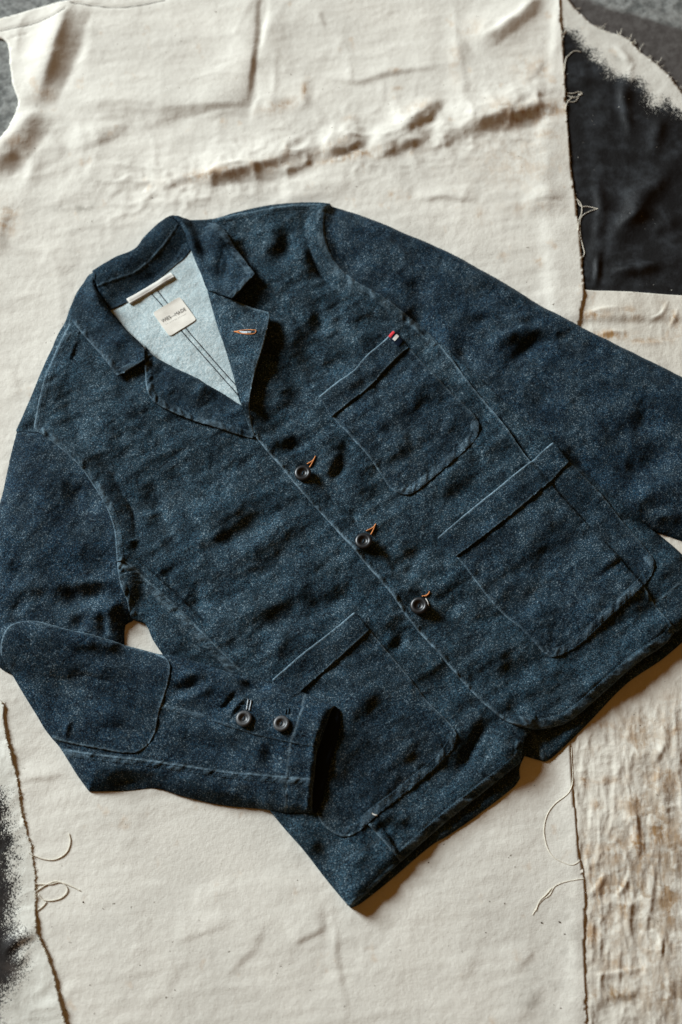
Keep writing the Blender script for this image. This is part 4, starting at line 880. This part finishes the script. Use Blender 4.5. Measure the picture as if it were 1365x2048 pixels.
# pocket sewn to that front
def pocket(outline, top, hemline, side_r, bottom, side_l, zz, seed, parent, folds=()):
    r = Reg(outline, zz)
    r.Z = r.blurS(0.003) + 0.0013 + 0.0012 * fbm(r.X / 0.03, r.Y / 0.03, seed, 3) + 0.0006 * fbm(r.X / 0.010, r.Y / 0.010, seed + 3, 2)
    for px_, w, a, w2 in folds: r.fold(px_, w, a, w2)
    r.band(side_r, -1, 5, 0.25, 0.3, 0.48, 0.15, 0.4, seed=seed % 17, ew=1.3)
    r.band(bottom, -1, 17, 0.55, 0.5, 0.22, 0.30, 0.8, seed=seed % 13, two=True)
    r.band(side_l, -1, 5, 0.25, 0.3, 0.5, 0.15, 0.4, seed=seed % 11, ew=1.3)
    return r
f1t = S
HL = [(545, 1363, 1), (600, 1316), (650, 1277), (709.5, 1229, 1), (725, 1247), (739.5, 1264), (807, 1343), (859.5, 1409), (902, 1452), (914, 1474), (909, 1494), (888, 1521), (821, 1579), (755, 1631), (717, 1664), (690, 1674), (664, 1664), (640, 1640), (600, 1540), (560, 1440)]
hp = pocket(HL, None, None, HL[4:10], HL[9:16], HL[15:] + [(545, 1363)], ZB + 0.004, 190, J,
            [([(660, 1420), (720, 1400), (760, 1370)], 24, 2.0, 24), ([(700, 1480), (760, 1440), (800, 1400)], 20, -1.8, 22), ([(690, 1560), (740, 1540)], 20, -1.6, 20), ([(820, 1450), (780, 1520)], 22, 1.6, 22), ([(860, 1480), (830, 1540)], 12, -1.5, 14)])
pock1 = build(hp, 'patch_pocket', M_POCKET, J, grain=GR); pock1['label'] = 'hip pocket partly under the folded cuff'
def pocket_hem(outline, top, low_, zz, seed, parent, folds=()):
    r = Reg(outline, zz)
    r.Z = r.blurS(0.002) + 0.0026 + 0.0006 * fbm(r.X / 0.02, r.Y / 0.02, seed, 3)
    for px_, w, a, w2 in folds: r.fold(px_, w, a, w2)
    r.band(top, -1, 3, 0.5, 0.15, 0.95, 0.10, 0.15, seed=seed % 7, ew=1.7)
    r.band(low_, 1, 3, 0.3, 0.3, 0.28, 0.2, 0.4, seed=seed % 5, ew=1.5)
    return build(r, 'pocket_hem', M_POCKET, parent, grain=GR)
pocket_hem([(545, 1362, 1), (600, 1316), (650, 1277), (709.5, 1228, 1), (739.5, 1264, 1), (680, 1318), (607, 1381), (575, 1408, 1)], [(545, 1362), (600, 1316), (650, 1277), (709, 1229)], [(575, 1408), (607, 1381), (680, 1318), (739, 1264)], ZB + 0.006, 195, pock1)

# front that lies on top (buttonholes' side)
FR = [(660, 405, 1), (638, 408), (557, 416), (492, 429), (435, 441), (410, 470, 1), (425, 560), (440, 646), (470, 740), (500, 835), (511, 880, 1)] + FRONT[1:] + HEM_R[1:-1] + [(1352, 1262, 1), (1330, 1238), (1284, 1178), (1200, 1080), (1061, 929), (992, 837), (930, 765), (878, 690)] + ARM_R[1:-1]
f2 = Reg(FR, ZB + 0.002)
f2.Z = np.maximum(body_base(f2, 0.008), f2.blurS(0.003)) + 0.0014 + body_noise(f2, 200)
for px_, w, a, w2 in ([[(612, 475), (640, 535), (675, 580), (712, 606)], 12, -3.6, 9], [[(600, 450), (606, 520), (600, 600)], 20, 2.6, 20], [[(578, 440), (572, 490), (550, 540)], 12, -3.2, 12], [[(500, 470), (490, 520), (505, 560)], 14, -2.6, 16], [[(520, 560), (550, 500), (560, 450)], 14, 2.0, 16],
                      [[(632, 595), (640, 640), (650, 680)], 10, -3.2, 14], [[(640, 660), (620, 700), (640, 740), (690, 730)], 18, -3.2, 20], [[(560, 640), (590, 670), (610, 650)], 18, 2.4, 18], [[(700, 640), (720, 700), (700, 740)], 16, 2.0, 16], [[(660, 560), (700, 620), (760, 650)], 12, 2.0, 14],
                      [[(562, 895), (590, 893), (620, 906)], 8, -3.8, 10], [[(662, 985), (685, 945), (697, 890)], 10, -3.4, 12], [[(640, 900), (660, 860)], 18, 2.0, 18], [[(700, 1000), (730, 960)], 16, 2.0, 16], [[(540, 800), (580, 770)], 18, 1.6, 18], [[(610, 820), (590, 760)], 14, -1.8, 16],
                      [[(845, 1090), (820, 1130), (812, 1170)], 9, -3.6, 12], [[(860, 1080), (900, 1010), (960, 950)], 12, -2.2, 18], [[(790, 1060), (830, 1020)], 18, 2.0, 18], [[(880, 1180), (930, 1230)], 18, -1.5, 20], [[(900, 1110), (880, 1140)], 9, -2, 9],
                      [[(1000, 1370), (1060, 1330), (1120, 1340)], 16, -2.2, 18], [[(960, 1320), (1020, 1310)], 16, 1.8, 16], [[(1120, 1400), (1180, 1360), (1240, 1310)], 16, 2.0, 14], [[(1030, 1420), (1040, 1385)], 9, -2.4, 10], [[(960, 880), (900, 960), (850, 990)], 16, 1.8, 18], [[(1000, 940), (960, 990), (910, 1040)], 14, -1.5, 16],
                      [[(760, 1110), (800, 1150)], 10, -1.4, 10], [[(690, 1050), (720, 1020)], 8, -1.6, 10], [[(640, 990), (620, 970)], 6, -1.5, 7], [[(800, 640), (850, 690)], 12, 1.4, 12]): f2.fold(px_, w, a, w2)
f2.band(FRONT, 1, 7, 0.9, 0.55, 0.62, 0.30, 0.6, seed=20, ew=1.9)
f2.band(FRONT[-2:] + HEM_R[1:], 1, 18, 1.0, 0.5, 0.28, 0.36, 1.0, seed=21)
f2.band([(878, 688), (840, 651), (796, 622), (759, 596), (711, 570), (678, 537), (656, 497), (649, 464), (651, 428), (660, 405)], 1, 17, 2.0, 0.40, 0.42, 0.50, 1.3, seed=22, two=True)
f2.band([(1061, 929), (992, 837), (930, 765), (878, 690)], 1, 2, 0.5, 0.1, 0.62, 0.1, 0.1, seed=23, ew=1.5)
f2.band([(638, 408), (557, 416), (492, 429), (435, 441)], 1, 12, 0.9, 0.45, 0.5, 0.25, 0.7, seed=24, two=True)
f2.band([(1352, 1262), (1330, 1238), (1284, 1178)], 1, 6, 0.7, 0.4, 0.45, 0.2, seed=25)
front_b = build(f2, 'front_panel', M_DENIM, J, grain=GR, wall=0.0035)

CP = [(638, 801, 1), (676, 769), (707, 747), (729, 721), (777, 677), (788, 664, 1), (816, 695), (878, 763), (940, 824), (957, 846), (957, 868), (947, 886), (913, 921), (865, 960), (834, 985), (816, 993), (799, 990), (781, 979), (746, 930), (707, 886), (665, 840)]
cp = pocket(CP, None, None, CP[6:10], CP[9:17], CP[16:] + [(638, 801)], ZB + 0.004, 210, J,
            [([(882, 800), (866, 840), (862, 885)], 14, -3.4, 18), ([(905, 830), (890, 880)], 12, 1.8, 12), ([(740, 775), (790, 830), (810, 860)], 16, -1.2, 16), ([(780, 900), (830, 880)], 18, 1.6, 18), ([(720, 850), (760, 900)], 16, 1.4, 16), ([(800, 960), (830, 940)], 12, -1.4, 12), ([(800, 760), (850, 810)], 18, 1.5, 18)])
pock2 = build(cp, 'patch_pocket', M_POCKET, J, grain=GR); pock2['label'] = 'chest pocket with striped ribbon tab'
pocket_hem([(638, 800, 1), (676, 768), (707, 746), (729, 720), (777, 676), (788, 663, 1), (817, 696, 1), (778, 735), (740, 776), (703, 806), (665, 840, 1)], [(638, 800), (676, 768), (707, 746), (729, 720), (777, 676), (788, 663)], [(665, 840), (703, 806), (740, 776), (778, 735), (817, 696)], ZB + 0.006, 215, pock2, [([(712, 746), (742, 775)], 7, -1.6, 5)])
HR = [(874.5, 1080, 1), (960, 1008), (1040, 944), (1104, 893, 1), (1137, 929), (1214, 1007), (1268, 1067), (1301, 1107), (1309, 1124), (1305, 1146), (1284, 1177), (1214, 1243), (1164, 1289), (1131, 1309), (1106, 1317), (1086, 1307), (1048, 1268), (986, 1210), (912, 1117)]
hr = pocket(HR, None, None, HR[4:8], HR[7:16], HR[15:] + [(874.5, 1080)], ZB + 0.004, 220, J,
            [([(1290, 1110), (1240, 1140), (1200, 1180)], 10, -2.6, 12), ([(1250, 1110), (1200, 1150)], 12, 1.8, 12), ([(1240, 1180), (1180, 1230)], 10, -2.0, 12), ([(1000, 1100), (1060, 1080), (1120, 1010)], 22, 1.8, 22), ([(1080, 1150), (1140, 1110)], 20, -1.8, 22), ([(1060, 1240), (1110, 1200)], 16, 1.6, 16), ([(1200, 1080), (1160, 1040)], 14, -1.6, 16), ([(970, 1090), (930, 1110)], 10, -1.6, 10), ([(1090, 1290), (1110, 1270)], 8, -1.6, 8)])
pock3 = build(hr, 'patch_pocket', M_POCKET, J, grain=GR); pock3['label'] = 'uncovered large hip pocket'
pocket_hem([(874.5, 1079, 1), (960, 1007), (1040, 943), (1104, 892, 1), (1137, 930, 1), (1090, 975), (1007, 1045), (912, 1117, 1)], [(874, 1079), (960, 1007), (1040, 943), (1104, 892)], [(912, 1117), (1007, 1045), (1090, 975), (1137, 930)], ZB + 0.006, 225, pock3, [([(1100, 905), (1112, 935)], 5, -1.2, 6)])
quadpatch('woven_tab', [(776, 675), (787, 662), (808, 682), (796, 697)], ZB + 0.007, 0.0008, M_NAVY, pock2, 8)
quadpatch('red_stripe', [(776, 674), (785, 663), (790, 667.5), (781, 679)], ZB + 0.008, 0.0005, M_RED, pock2, 4)
quadpatch('white_stripe', [(785, 681), (793.5, 670.5), (798.5, 675), (790, 686)], ZB + 0.008, 0.0005, M_WHITE, pock2, 4)

# lapels
def flap(name, px, z, seed, edges, hfun=None, folds=(), lift=0.0025, roll=None, wall=0.0022, mat=None, nk=1.6, lifts=()):
    r = Reg(px, z)
    r.Z = r.blurS(0.009) + lift + nk * (0.0012 * fbm(r.X / 0.035, r.Y / 0.035, seed, 3) + 0.0004 * fbm(r.X / 0.010, r.Y / 0.010, seed + 4, 2))
    if roll is not None:                          # soft rolled edge: high in the middle of the fold, tucked under at its line
        px_r, rw, rh = roll
        P = px2w(spline(px_r, False), z); d, _, _, _ = pdist(P, r.X, r.Y)
        r.Z += rh * (np.exp(-((d - rw * 0.6) / rw) ** 2)) - 0.006 * (1 - rnd(d, rw * 0.5))
    for px_, w, a in lifts:
        P = px2w(spline(px_, False), z); d, _, _, _ = pdist(P, r.X, r.Y); r.Z += a * 1e-3 * np.exp(-(d / (w * PX)) ** 2)
    for px_, w, a, w2 in folds: r.fold(px_, w, a, w2)
    for e in edges: r.band(*e[0], **e[1])
    return build(r, name, mat or M_COLLAR, J, grain=GR, wall=wall)
E = lambda px, side, w, **k: ((px, side, w), k)
# image-left lapel
LL_OUT = [(291, 712), (292, 745), (294, 775), (302, 800), (320, 815), (360, 834), (408, 853), (455, 868), (508, 882)]
flap('lapel', [(291, 690, 1), (291, 723), (294, 775), (302, 800), (320, 815), (360, 834), (408, 853), (455, 868), (509, 882, 1), (503, 850), (482, 813, 1), (452, 787), (408, 766), (346, 736), (310, 712)], ZB + 0.010, 230,
     [E(LL_OUT, 1, 14, raise_=0.9, pucker=0.7, edge=0.5, mottle=0.34, groove=0.9, per=0.006, seed=30)],
     folds=[([(430, 800), (415, 825), (420, 850)], 9, -3.2, 12), ([(350, 770), (400, 790), (440, 800)], 16, 2.2, 16), ([(340, 790), (352, 800)], 8, -2, 9), ([(320, 730), (325, 790)], 8, -2.0, 10), ([(470, 830), (480, 860)], 8, -1.4, 8), ([(300, 750), (300, 790)], 5, 1.2, 5)],
     lift=0.003, roll=([(291, 695), (346, 735), (408, 765), (452, 786), (484, 812)], 0.010, 0.006), lifts=[([(302, 800), (320, 815), (408, 853)], 22, 2.5)])
# image-right lapel
LR_OUT = [(425, 582), (445, 592), (467, 605), (505, 622), (540, 634), (541, 646), (529, 699), (512, 756), (503, 796), (502, 835), (511, 880)]
flap('lapel', [(412, 566, 1), (425, 582), (467, 605), (540, 633, 1), (541, 646), (529, 699), (512, 756), (503, 796), (502, 835), (512, 882, 1), (504, 872), (482, 812), (466, 745), (446, 680), (434, 646), (418, 590)], ZB + 0.012, 240,
     [E(LR_OUT[:5], -1, 11, raise_=0.6, pucker=0.4, edge=0.55, mottle=0.25, groove=0.8, seed=31), E(LR_OUT[4:], -1, 10, raise_=0.7, pucker=0.3, edge=0.7, mottle=0.22, groove=0.6, seed=32, ew=2.0)],
     folds=[([(480, 640), (510, 700)], 22, 1.6, 22), ([(470, 700), (490, 760)], 10, -1.2, 12), ([(430, 590), (450, 615), (470, 620)], 7, -1.6, 9)],
     lift=0.006, roll=([(412, 566), (434, 646), (466, 745), (484, 812)], 0.007, 0.003), mat=M_DENIM, nk=0.9, lifts=[([(540, 640), (529, 699), (512, 756), (503, 810)], 34, 8.0)])
# worn buttonhole in it
bh = drape([(470, 668), (485, 667), (500, 668), (511, 671)], ZB + 0.014, 0.0007, 2); bh2 = drape([(472, 668), (485, 674), (500, 678), (511, 678), (514, 673), (511, 670)], ZB + 0.014, 0.0007, 2)
BH = tubes('buttonhole', [bh, bh2], 0.0006, M_ORANGE, J, 5)
tubes('pale_fibres', [drape([(480, 669), (492, 672), (505, 675)], ZB + 0.014, 0.0005, 2), drape([(483, 672), (498, 675)], ZB + 0.014, 0.0006, 2)], 0.0012, M_FILL, BH, 6)
tubes('bar_tack', [drape([(469, 667), (474, 668), (480, 669)], ZB + 0.014, 0.0006, 2)], 0.0011, M_ORANGE, BH, 6)

# collar leaves
CL_OUT = [(144, 637), (160, 658), (179, 681), (205, 712), (236, 752), (262, 738), (291, 724)]
flap('collar', [(190, 541, 1), (175, 537), (160, 556), (143, 590), (135, 615), (144, 637), (179, 681), (236, 753, 1), (292, 724, 1), (287, 690), (255, 655), (219, 615), (200, 585), (188, 562)], ZB + 0.016, 250,
     [E(CL_OUT[:5], 1, 11, raise_=0.6, pucker=0.5, edge=0.42, mottle=0.24, groove=0.8, seed=33), E(CL_OUT[4:], 1, 12, raise_=0.7, pucker=0.6, edge=0.4, mottle=0.26, groove=0.8, seed=34)],
     folds=[([(180, 545), (182, 580), (205, 610)], 8, 3.2, 10), ([(165, 560), (160, 600), (180, 640)], 10, -1.5, 12), ([(230, 660), (250, 700)], 14, 1.5, 14)], lift=0.0045, roll=([(190, 541), (188, 562), (219, 615), (287, 690)], 0.012, 0.005), lifts=[([(205, 712), (236, 752), (285, 726)], 24, 4.0)])
CR_OUT = [(416, 434), (447, 457), (474, 497), (492, 523), (511, 552), (490, 577), (467, 605)]
flap('collar', [(337, 432, 1), (352, 425), (385, 428), (416, 434), (447, 457), (474, 497), (511, 552, 1), (467, 606, 1), (440, 590), (416, 574), (400, 535), (381, 492), (366, 452), (352, 436)], ZB + 0.018, 260,
     [E(CR_OUT[:5], -1, 14, raise_=0.6, pucker=0.6, edge=0.30, mottle=0.26, groove=0.9, seed=35), E(CR_OUT[4:], -1, 12, raise_=0.8, pucker=0.5, edge=0.42, mottle=0.26, groove=0.8, seed=36)],
     folds=[([(440, 490), (446, 530), (430, 570)], 9, -3.0, 12), ([(360, 432), (380, 470), (400, 520)], 10, 3.0, 12), ([(410, 450), (450, 500)], 16, 1.8, 16), ([(470, 540), (450, 580)], 10, 1.4, 10)], lift=0.006, roll=([(346, 428), (366, 452), (381, 492), (416, 574)], 0.010, 0.006), lifts=[([(490, 525), (511, 552), (467, 605)], 28, 8.0)])

# ------------------------------------------------------------------ folded forearm over the body
FA = [(-15, 1278), (2, 1252), (25, 1242), (54, 1240), (118, 1253), (246, 1283), (318, 1301), (400, 1324), (492, 1353), (610, 1386), (672, 1416, 1), (664, 1424), (655, 1449), (642, 1477), (636, 1498), (632, 1530), (629, 1560), (626, 1582), (625, 1625, 1), (570, 1622), (533, 1614), (436, 1604), (359, 1586), (308, 1571), (246, 1576), (172, 1577, 1), (149, 1545), (113, 1488), (92, 1463), (31, 1365), (0, 1309)]
ci = Reg([(672, 1416, 1), (681, 1428), (677, 1473), (661, 1530), (645, 1600), (634, 1626, 1), (610, 1620, 1), (615, 1540), (640, 1430)], 0.022)
ci.Z = ci.S + 0.002 + 0.004 * rnd(ci.d, 0.006)
build(ci, 'cuff_inside', M_INSHADE, J)
fa = Reg(FA, 0.026)
X, Y = fa.X, fa.Y
smooth = fa.blurS(0.022); near_ = fa.blurS(0.005)
k = sstep(fa.d, 0.0, 0.03)
fa.Z = np.maximum(near_ * (1 - k) + smooth * k, fa.S * (1 - k) + (near_ - 0.002) * k) + 0.0015 + 0.0115 * rnd(fa.d, 0.035) + 0.003 * rnd(fa.d, 0.008)
# the cuff stays open: keep its mouth high
cm, _ = fa.sdist([(676, 1410), (655, 1449), (636, 1498), (629, 1560), (624, 1630)])
mouth = np.exp(-(cm / 26) ** 2)
fa.Z += 0.008 * mouth * sstep(fa.d, -0.001, 0.001) * np.exp(-((fa.Y - px2w((650, 1500), .02)[1]) / 0.05) ** 2)
fa.Z += 0.0020 * fbm(X / 0.04, Y / 0.04, 270, 3) + 0.0018 * aniso(X, Y, math.radians(-14), 0.06, 0.015, 273, 3) + 0.0005 * fbm(X / 0.010, Y / 0.010, 276, 2)
for px_, w, a, w2 in ([[(335, 1375), (380, 1372), (412, 1350)], 8, -3.2, 10], [[(340, 1395), (400, 1390), (440, 1370)], 8, 2.2, 8], [[(350, 1345), (420, 1352)], 9, 2.2, 9], [[(480, 1380), (520, 1370), (545, 1378)], 9, -4.5, 10], [[(562, 1385), (585, 1388), (594, 1402)], 8, -3.0, 8], [[(440, 1430), (462, 1400), (480, 1380)], 5, -2.4, 6], [[(455, 1440), (475, 1412), (495, 1392)], 5, 2.0, 5],
                      [[(200, 1568), (260, 1560), (320, 1562)], 9, -4.0, 10], [[(330, 1555), (420, 1572), (520, 1590)], 12, 2.0, 12], [[(350, 1490), (430, 1500), (520, 1520)], 14, -2.0, 14], [[(340, 1455), (420, 1465), (500, 1480)], 14, 1.8, 14], [[(535, 1490), (545, 1520), (540, 1550)], 9, -2.2, 10], [[(578, 1535), (600, 1545), (628, 1550)], 6, -2.0, 6], [[(150, 1520), (240, 1540), (330, 1552)], 12, 1.6, 14]): fa.fold(px_, w, a, w2)
fa.band([(113, 1491), (174, 1504), (308, 1520), (462, 1543), (564, 1556), (632, 1562)], -1, 11, 0.8, 0.6, 0.50, 0.34, 0.6, seed=40)
fa.band([(318, 1406), (360, 1416), (410, 1430)], -1, 8, 0.7, 0.4, 0.3, 0.2, 0.9, seed=41, two=True)
fa.band([(611, 1389), (598, 1440), (582, 1490), (575, 1540), (572, 1590), (570, 1622)], 1, 2.5, 0.3, 0.5, 0.5, 0.3, 0.8, seed=42)
fa.band([(672, 1416), (664, 1424), (655, 1449), (642, 1477), (636, 1498), (632, 1530), (629, 1560), (626, 1582), (625, 1625)], -1, 5, 0.5, 0.3, 0.40, 0.22, 0.3, seed=43)
fore = build(fa, 'sleeve', M_SLEEVE, J, grain=math.radians(-14)); fore['label'] = 'forearm of the folded sleeve'
# cuff placket
pk = Reg([(410, 1422, 1), (470, 1412), (560, 1410), (610, 1416), (648, 1424), (659, 1432, 1), (650, 1462), (640, 1490), (636, 1500, 1), (600, 1492), (540, 1478), (470, 1458), (412, 1434)], 0.032)
pk.Z = pk.blurS(0.004) + 0.0014 + 0.0006 * fbm(pk.X / 0.02, pk.Y / 0.02, 280, 2) - 0.001 * (1 - sstep(pk.d, 0, 0.012))
for px_, w, a, w2 in ([[(455, 1450), (470, 1425), (478, 1415)], 4, -1.6, 5], [[(510, 1465), (520, 1435)], 6, 1.4, 6], [[(470, 1455), (482, 1425)], 5, 1.2, 5], [[(535, 1470), (545, 1430)], 5, -1.6, 6], [[(590, 1485), (600, 1450)], 6, 1.4, 6], [[(604, 1490), (618, 1468)], 4, -1.4, 5]): pk.fold(px_, w, a, w2)
pk.band([(611, 1405), (598, 1440), (582, 1490)], 1, 2.5, 0.3, 0.5, 0.45, 0.3, 0.8, seed=44)
pk.band([(412, 1436), (470, 1459), (540, 1479), (600, 1493), (636, 1500)], 1, 4, 0.5, 0.4, 0.2, 0.2, 0.3, seed=45)
plk = build(pk, 'cuff_placket', M_SLEEVE, J, grain=math.radians(-14))
# elbow patch
EP = [(0, 1308), (3, 1288), (14, 1264), (34, 1246), (67, 1240), (118, 1253), (205, 1273), (308, 1299), (333, 1314), (340, 1340), (328, 1386), (315, 1427), (308, 1463), (292, 1488), (267, 1503), (205, 1496), (133, 1481), (97, 1468), (60, 1412), (31, 1363)]
ep = Reg(EP, 0.028)
ep.Z = ep.blurS(0.004) + 0.0012 + 0.0013 * aniso(ep.X, ep.Y, math.radians(-14), 0.07, 0.012, 290, 3) + 0.0004 * fbm(ep.X / 0.01, ep.Y / 0.01, 293, 2)
for px_, w, a, w2 in ([[(128, 1480), (130, 1455), (142, 1434)], 5, 2.6, 5], [[(142, 1478), (146, 1450)], 5, -2.0, 6], [[(40, 1290), (120, 1285), (200, 1300)], 10, -2.4, 12], [[(100, 1360), (180, 1370), (280, 1380)], 12, -2.2, 12], [[(90, 1330), (190, 1335), (280, 1345)], 14, 1.8, 14], [[(140, 1420), (220, 1425), (290, 1435)], 12, 1.6, 14], [[(180, 1480), (230, 1460), (270, 1465)], 9, -1.6, 10]): ep.fold(px_, w, a, w2)
ep.band(EP[:8], -1, 4, 0.5, 0.4, 0.55, 0.18, 0.5, seed=46, ew=1.5); ep.band(EP[7:18], -1, 4, 0.5, 0.4, 0.62, 0.18, 0.5, seed=47, ew=1.5)
build(ep, 'elbow_patch', M_SLEEVE, J, grain=math.radians(-14))

# ------------------------------------------------------------------ topstitching
def offpx(px, side, dist):
    P = spline(px, False, 5.0); T = np.gradient(P, axis=0); T /= np.linalg.norm(T, axis=1, keepdims=True)
    Nn = np.stack([T[:, 1], -T[:, 0]], 1) * side          # left of travel in the place = right-handed pixel normal
    Q = P + Nn * dist; return [tuple(q) for q in Q[::3]]
def top(parent, px, side, *ds, z=ZB + 0.003):
    for d_ in ds: stitches('topstitching', offpx(px, side, d_), z, M_NAVYL, parent, L=0.0024, gap=0.0012, r=0.0004, lift=0.00035)
top(front_a, ARM_L[1:10], 1, 3, 13); top(side_a, [(256, 1133), (300, 1170), (345, 1210), (400, 1265)], -1, 4, 13)
top(front_a, [(802, 1724), (879, 1655), (969, 1583), (1036, 1530)], 1, 17); top(front_a, [(137, 655), (95, 745), (72, 845)], 1, 4, 15)
top(front_b, FRONT[:-1], 1, 7); top(front_b, FRONT[-1:] + HEM_R[1:-1], 1, 18); top(front_b, ARM_R, 1, 4, 16); top(front_b, [(632, 409), (557, 416), (492, 429)], 1, 4, 12)
top(pock2, CP[7:11], -1, 4, z=ZB + 0.005); top(pock2, CP[10:17], -1, 3.5, 17, z=ZB + 0.005); top(pock2, CP[16:], -1, 4, z=ZB + 0.005)
top(pock3, HR[4:9], -1, 4, z=ZB + 0.005); top(pock3, HR[8:16], -1, 3.5, 17, z=ZB + 0.005); top(pock3, HR[15:], -1, 4, z=ZB + 0.005)
top(pock1, HL[5:10], -1, 4, z=ZB + 0.005); top(pock1, HL[9:15], -1, 3.5, 17, z=ZB + 0.005)
top(fore, [(140, 1497), (174, 1504), (308, 1520), (462, 1543), (564, 1556)], -1, 3, 11, z=0.026)
# ------------------------------------------------------------------ buttons
def lathe(name, prof, c, tilt, mat, parent, n=40):
    V, Q = [], []
    for r, z in prof:
        for k in range(n):
            a = 2 * math.pi * k / n; V.append((r * math.cos(a), r * math.sin(a), z))
    m = len(prof)
    for i in range(m - 1):
        for k in range(n): Q.append((i * n + k, i * n + (k + 1) % n, (i + 1) * n + (k + 1) % n, (i + 1) * n + k))
    V = np.array(V); T = [(0, k + 1, k) for k in range(1, n - 1)] ; b0 = (m - 1) * n; T += [(b0, b0 + k, b0 + k + 1) for k in range(1, n - 1)]
    tx, ty = tilt
    V[:, 2] += V[:, 0] * tx + V[:, 1] * ty
    return mesh_np(name, V + np.array(c), np.array(Q), np.array(T), mat, parent)
def button(x, y, R_px, tilt, label, light=False, hole_ang=1.2):
    z0 = ZB + 0.012; P = px2w([[x, y]], z0); ii = sampleS(np.array([[P[0, 0] + dx * 0.006, P[0, 1] + dy * 0.006] for dx in (-1, 0, 1) for dy in (-1, 0, 1)])).max()
    P = px2w([[x, y]], ii + 0.004); c = (P[0, 0], P[0, 1], ii + 0.0012); R = R_px * PX
    prof = [(R * 0.55, -0.0012), (R * 0.90, -0.0002), (R * 1.0, 0.0010), (R * 0.985, 0.0020), (R * 0.93, 0.0029), (R * 0.84, 0.0036), (R * 0.72, 0.0039), (R * 0.60, 0.0036), (R * 0.52, 0.0028), (R * 0.44, 0.0016), (R * 0.36, 0.0010), (R * 0.20, 0.0008), (R * 0.02, 0.0008)]
    b = lathe('button', prof, c, tilt, M_BUTTON if not light else M_BUTTON2, J); b['label'] = label
    for s_ in (-1, 1):
        hx, hy = math.cos(hole_ang) * R * 0.2 * s_, math.sin(hole_ang) * R * 0.2 * s_
        lathe('button_hole', [(R * 0.13, 0.0006), (R * 0.12, 0.00095), (R * 0.02, 0.00098)], (c[0] + hx, c[1] + hy, c[2] + hx * tilt[0] + hy * tilt[1]), tilt, M_HOLE, b, 10)
    p = np.array([(math.cos(hole_ang) * R * 0.2 * q, math.sin(hole_ang) * R * 0.2 * q, 0.0009 + 0.0006 * (1 - q * q)) for q in np.linspace(-1, 1, 7)])
    p[:, 2] += p[:, 0] * tilt[0] + p[:, 1] * tilt[1]
    tubes('sewing_thread', [p + np.array(c)], 0.0005, M_NAVYL, b, 5)
    lathe('button_shank', [(R * 0.3, -0.004), (R * 0.3, -0.0008)], c, (0, 0), M_NAVY, b, 10)
    return b, c
M_BUTTON2 = plain('charcoal_corozo', (0.055, 0.058, 0.060), 0.42, 0.5, 0.2, 400)
button(606, 945, 17, (0.10, -0.06), 'top front button'); button(727.5, 1081, 17, (0.12, -0.08), 'middle front button'); button(838.5, 1210.5, 17.2, (0.20, 0.02), 'lowest front button')
button(488, 1436.5, 15.5, (0.12, -0.10), 'cuff button further from the cuff edge', True); button(563, 1446.5, 15.5, (0.14, -0.10), 'cuff button near the cuff edge', True)
def tack(name, lists, r, mat, zz):
    return tubes(name, [drape(l, zz, 0.0010, 2) for l in lists], r, mat, J, 6)
tack('buttonhole', [[(632, 917), (627, 925), (615, 932)], [(630, 921), (625, 930), (620, 938)]], 0.00085, M_ORANGE, ZB + 0.006)
tack('buttonhole', [[(752, 1052), (747, 1059), (733, 1067)], [(750, 1056), (746, 1066), (742, 1074)]], 0.00085, M_ORANGE, ZB + 0.006)
tack('buttonhole', [[(859, 1187), (856, 1193), (844, 1197)], [(857, 1191), (852, 1196), (847, 1196)]], 0.00085, M_ORANGE, ZB + 0.006)
tack('shank_thread_highlight', [[(851, 1199), (855, 1207), (857, 1215)]], 0.0008, M_WHITE, ZB + 0.008)  # white strand puts the highlight on the button's shank thread into colour
tack('buttonhole', [[(497, 1398), (495, 1410), (494, 1420)], [(503, 1400), (501, 1412), (499, 1422)]], 0.0007, M_FILL, 0.034)
tack('buttonhole', [[(573, 1420), (571, 1430)], [(578, 1418), (577, 1430)]], 0.0007, M_NAVYL, 0.034)
# lint caught by the lower hip pocket's seam
lt = tubes('lint_fibre', [drape([(744, 1627), (749, 1631), (755, 1632)], ZB + 0.006, 0.0009, 2)], 0.0009, M_WHITE, None, 6)
thing(lt, 'tiny white lint fibre on the lower edge of the hip pocket', 'lint')

# parts were modelled where they lie: undo the parents' offset
from mathutils import Matrix
inv = Matrix.Translation(J.location).inverted()
for o in bpy.data.objects:
    if o.parent is J: o.matrix_parent_inverse = inv
bpy.context.view_layer.update()
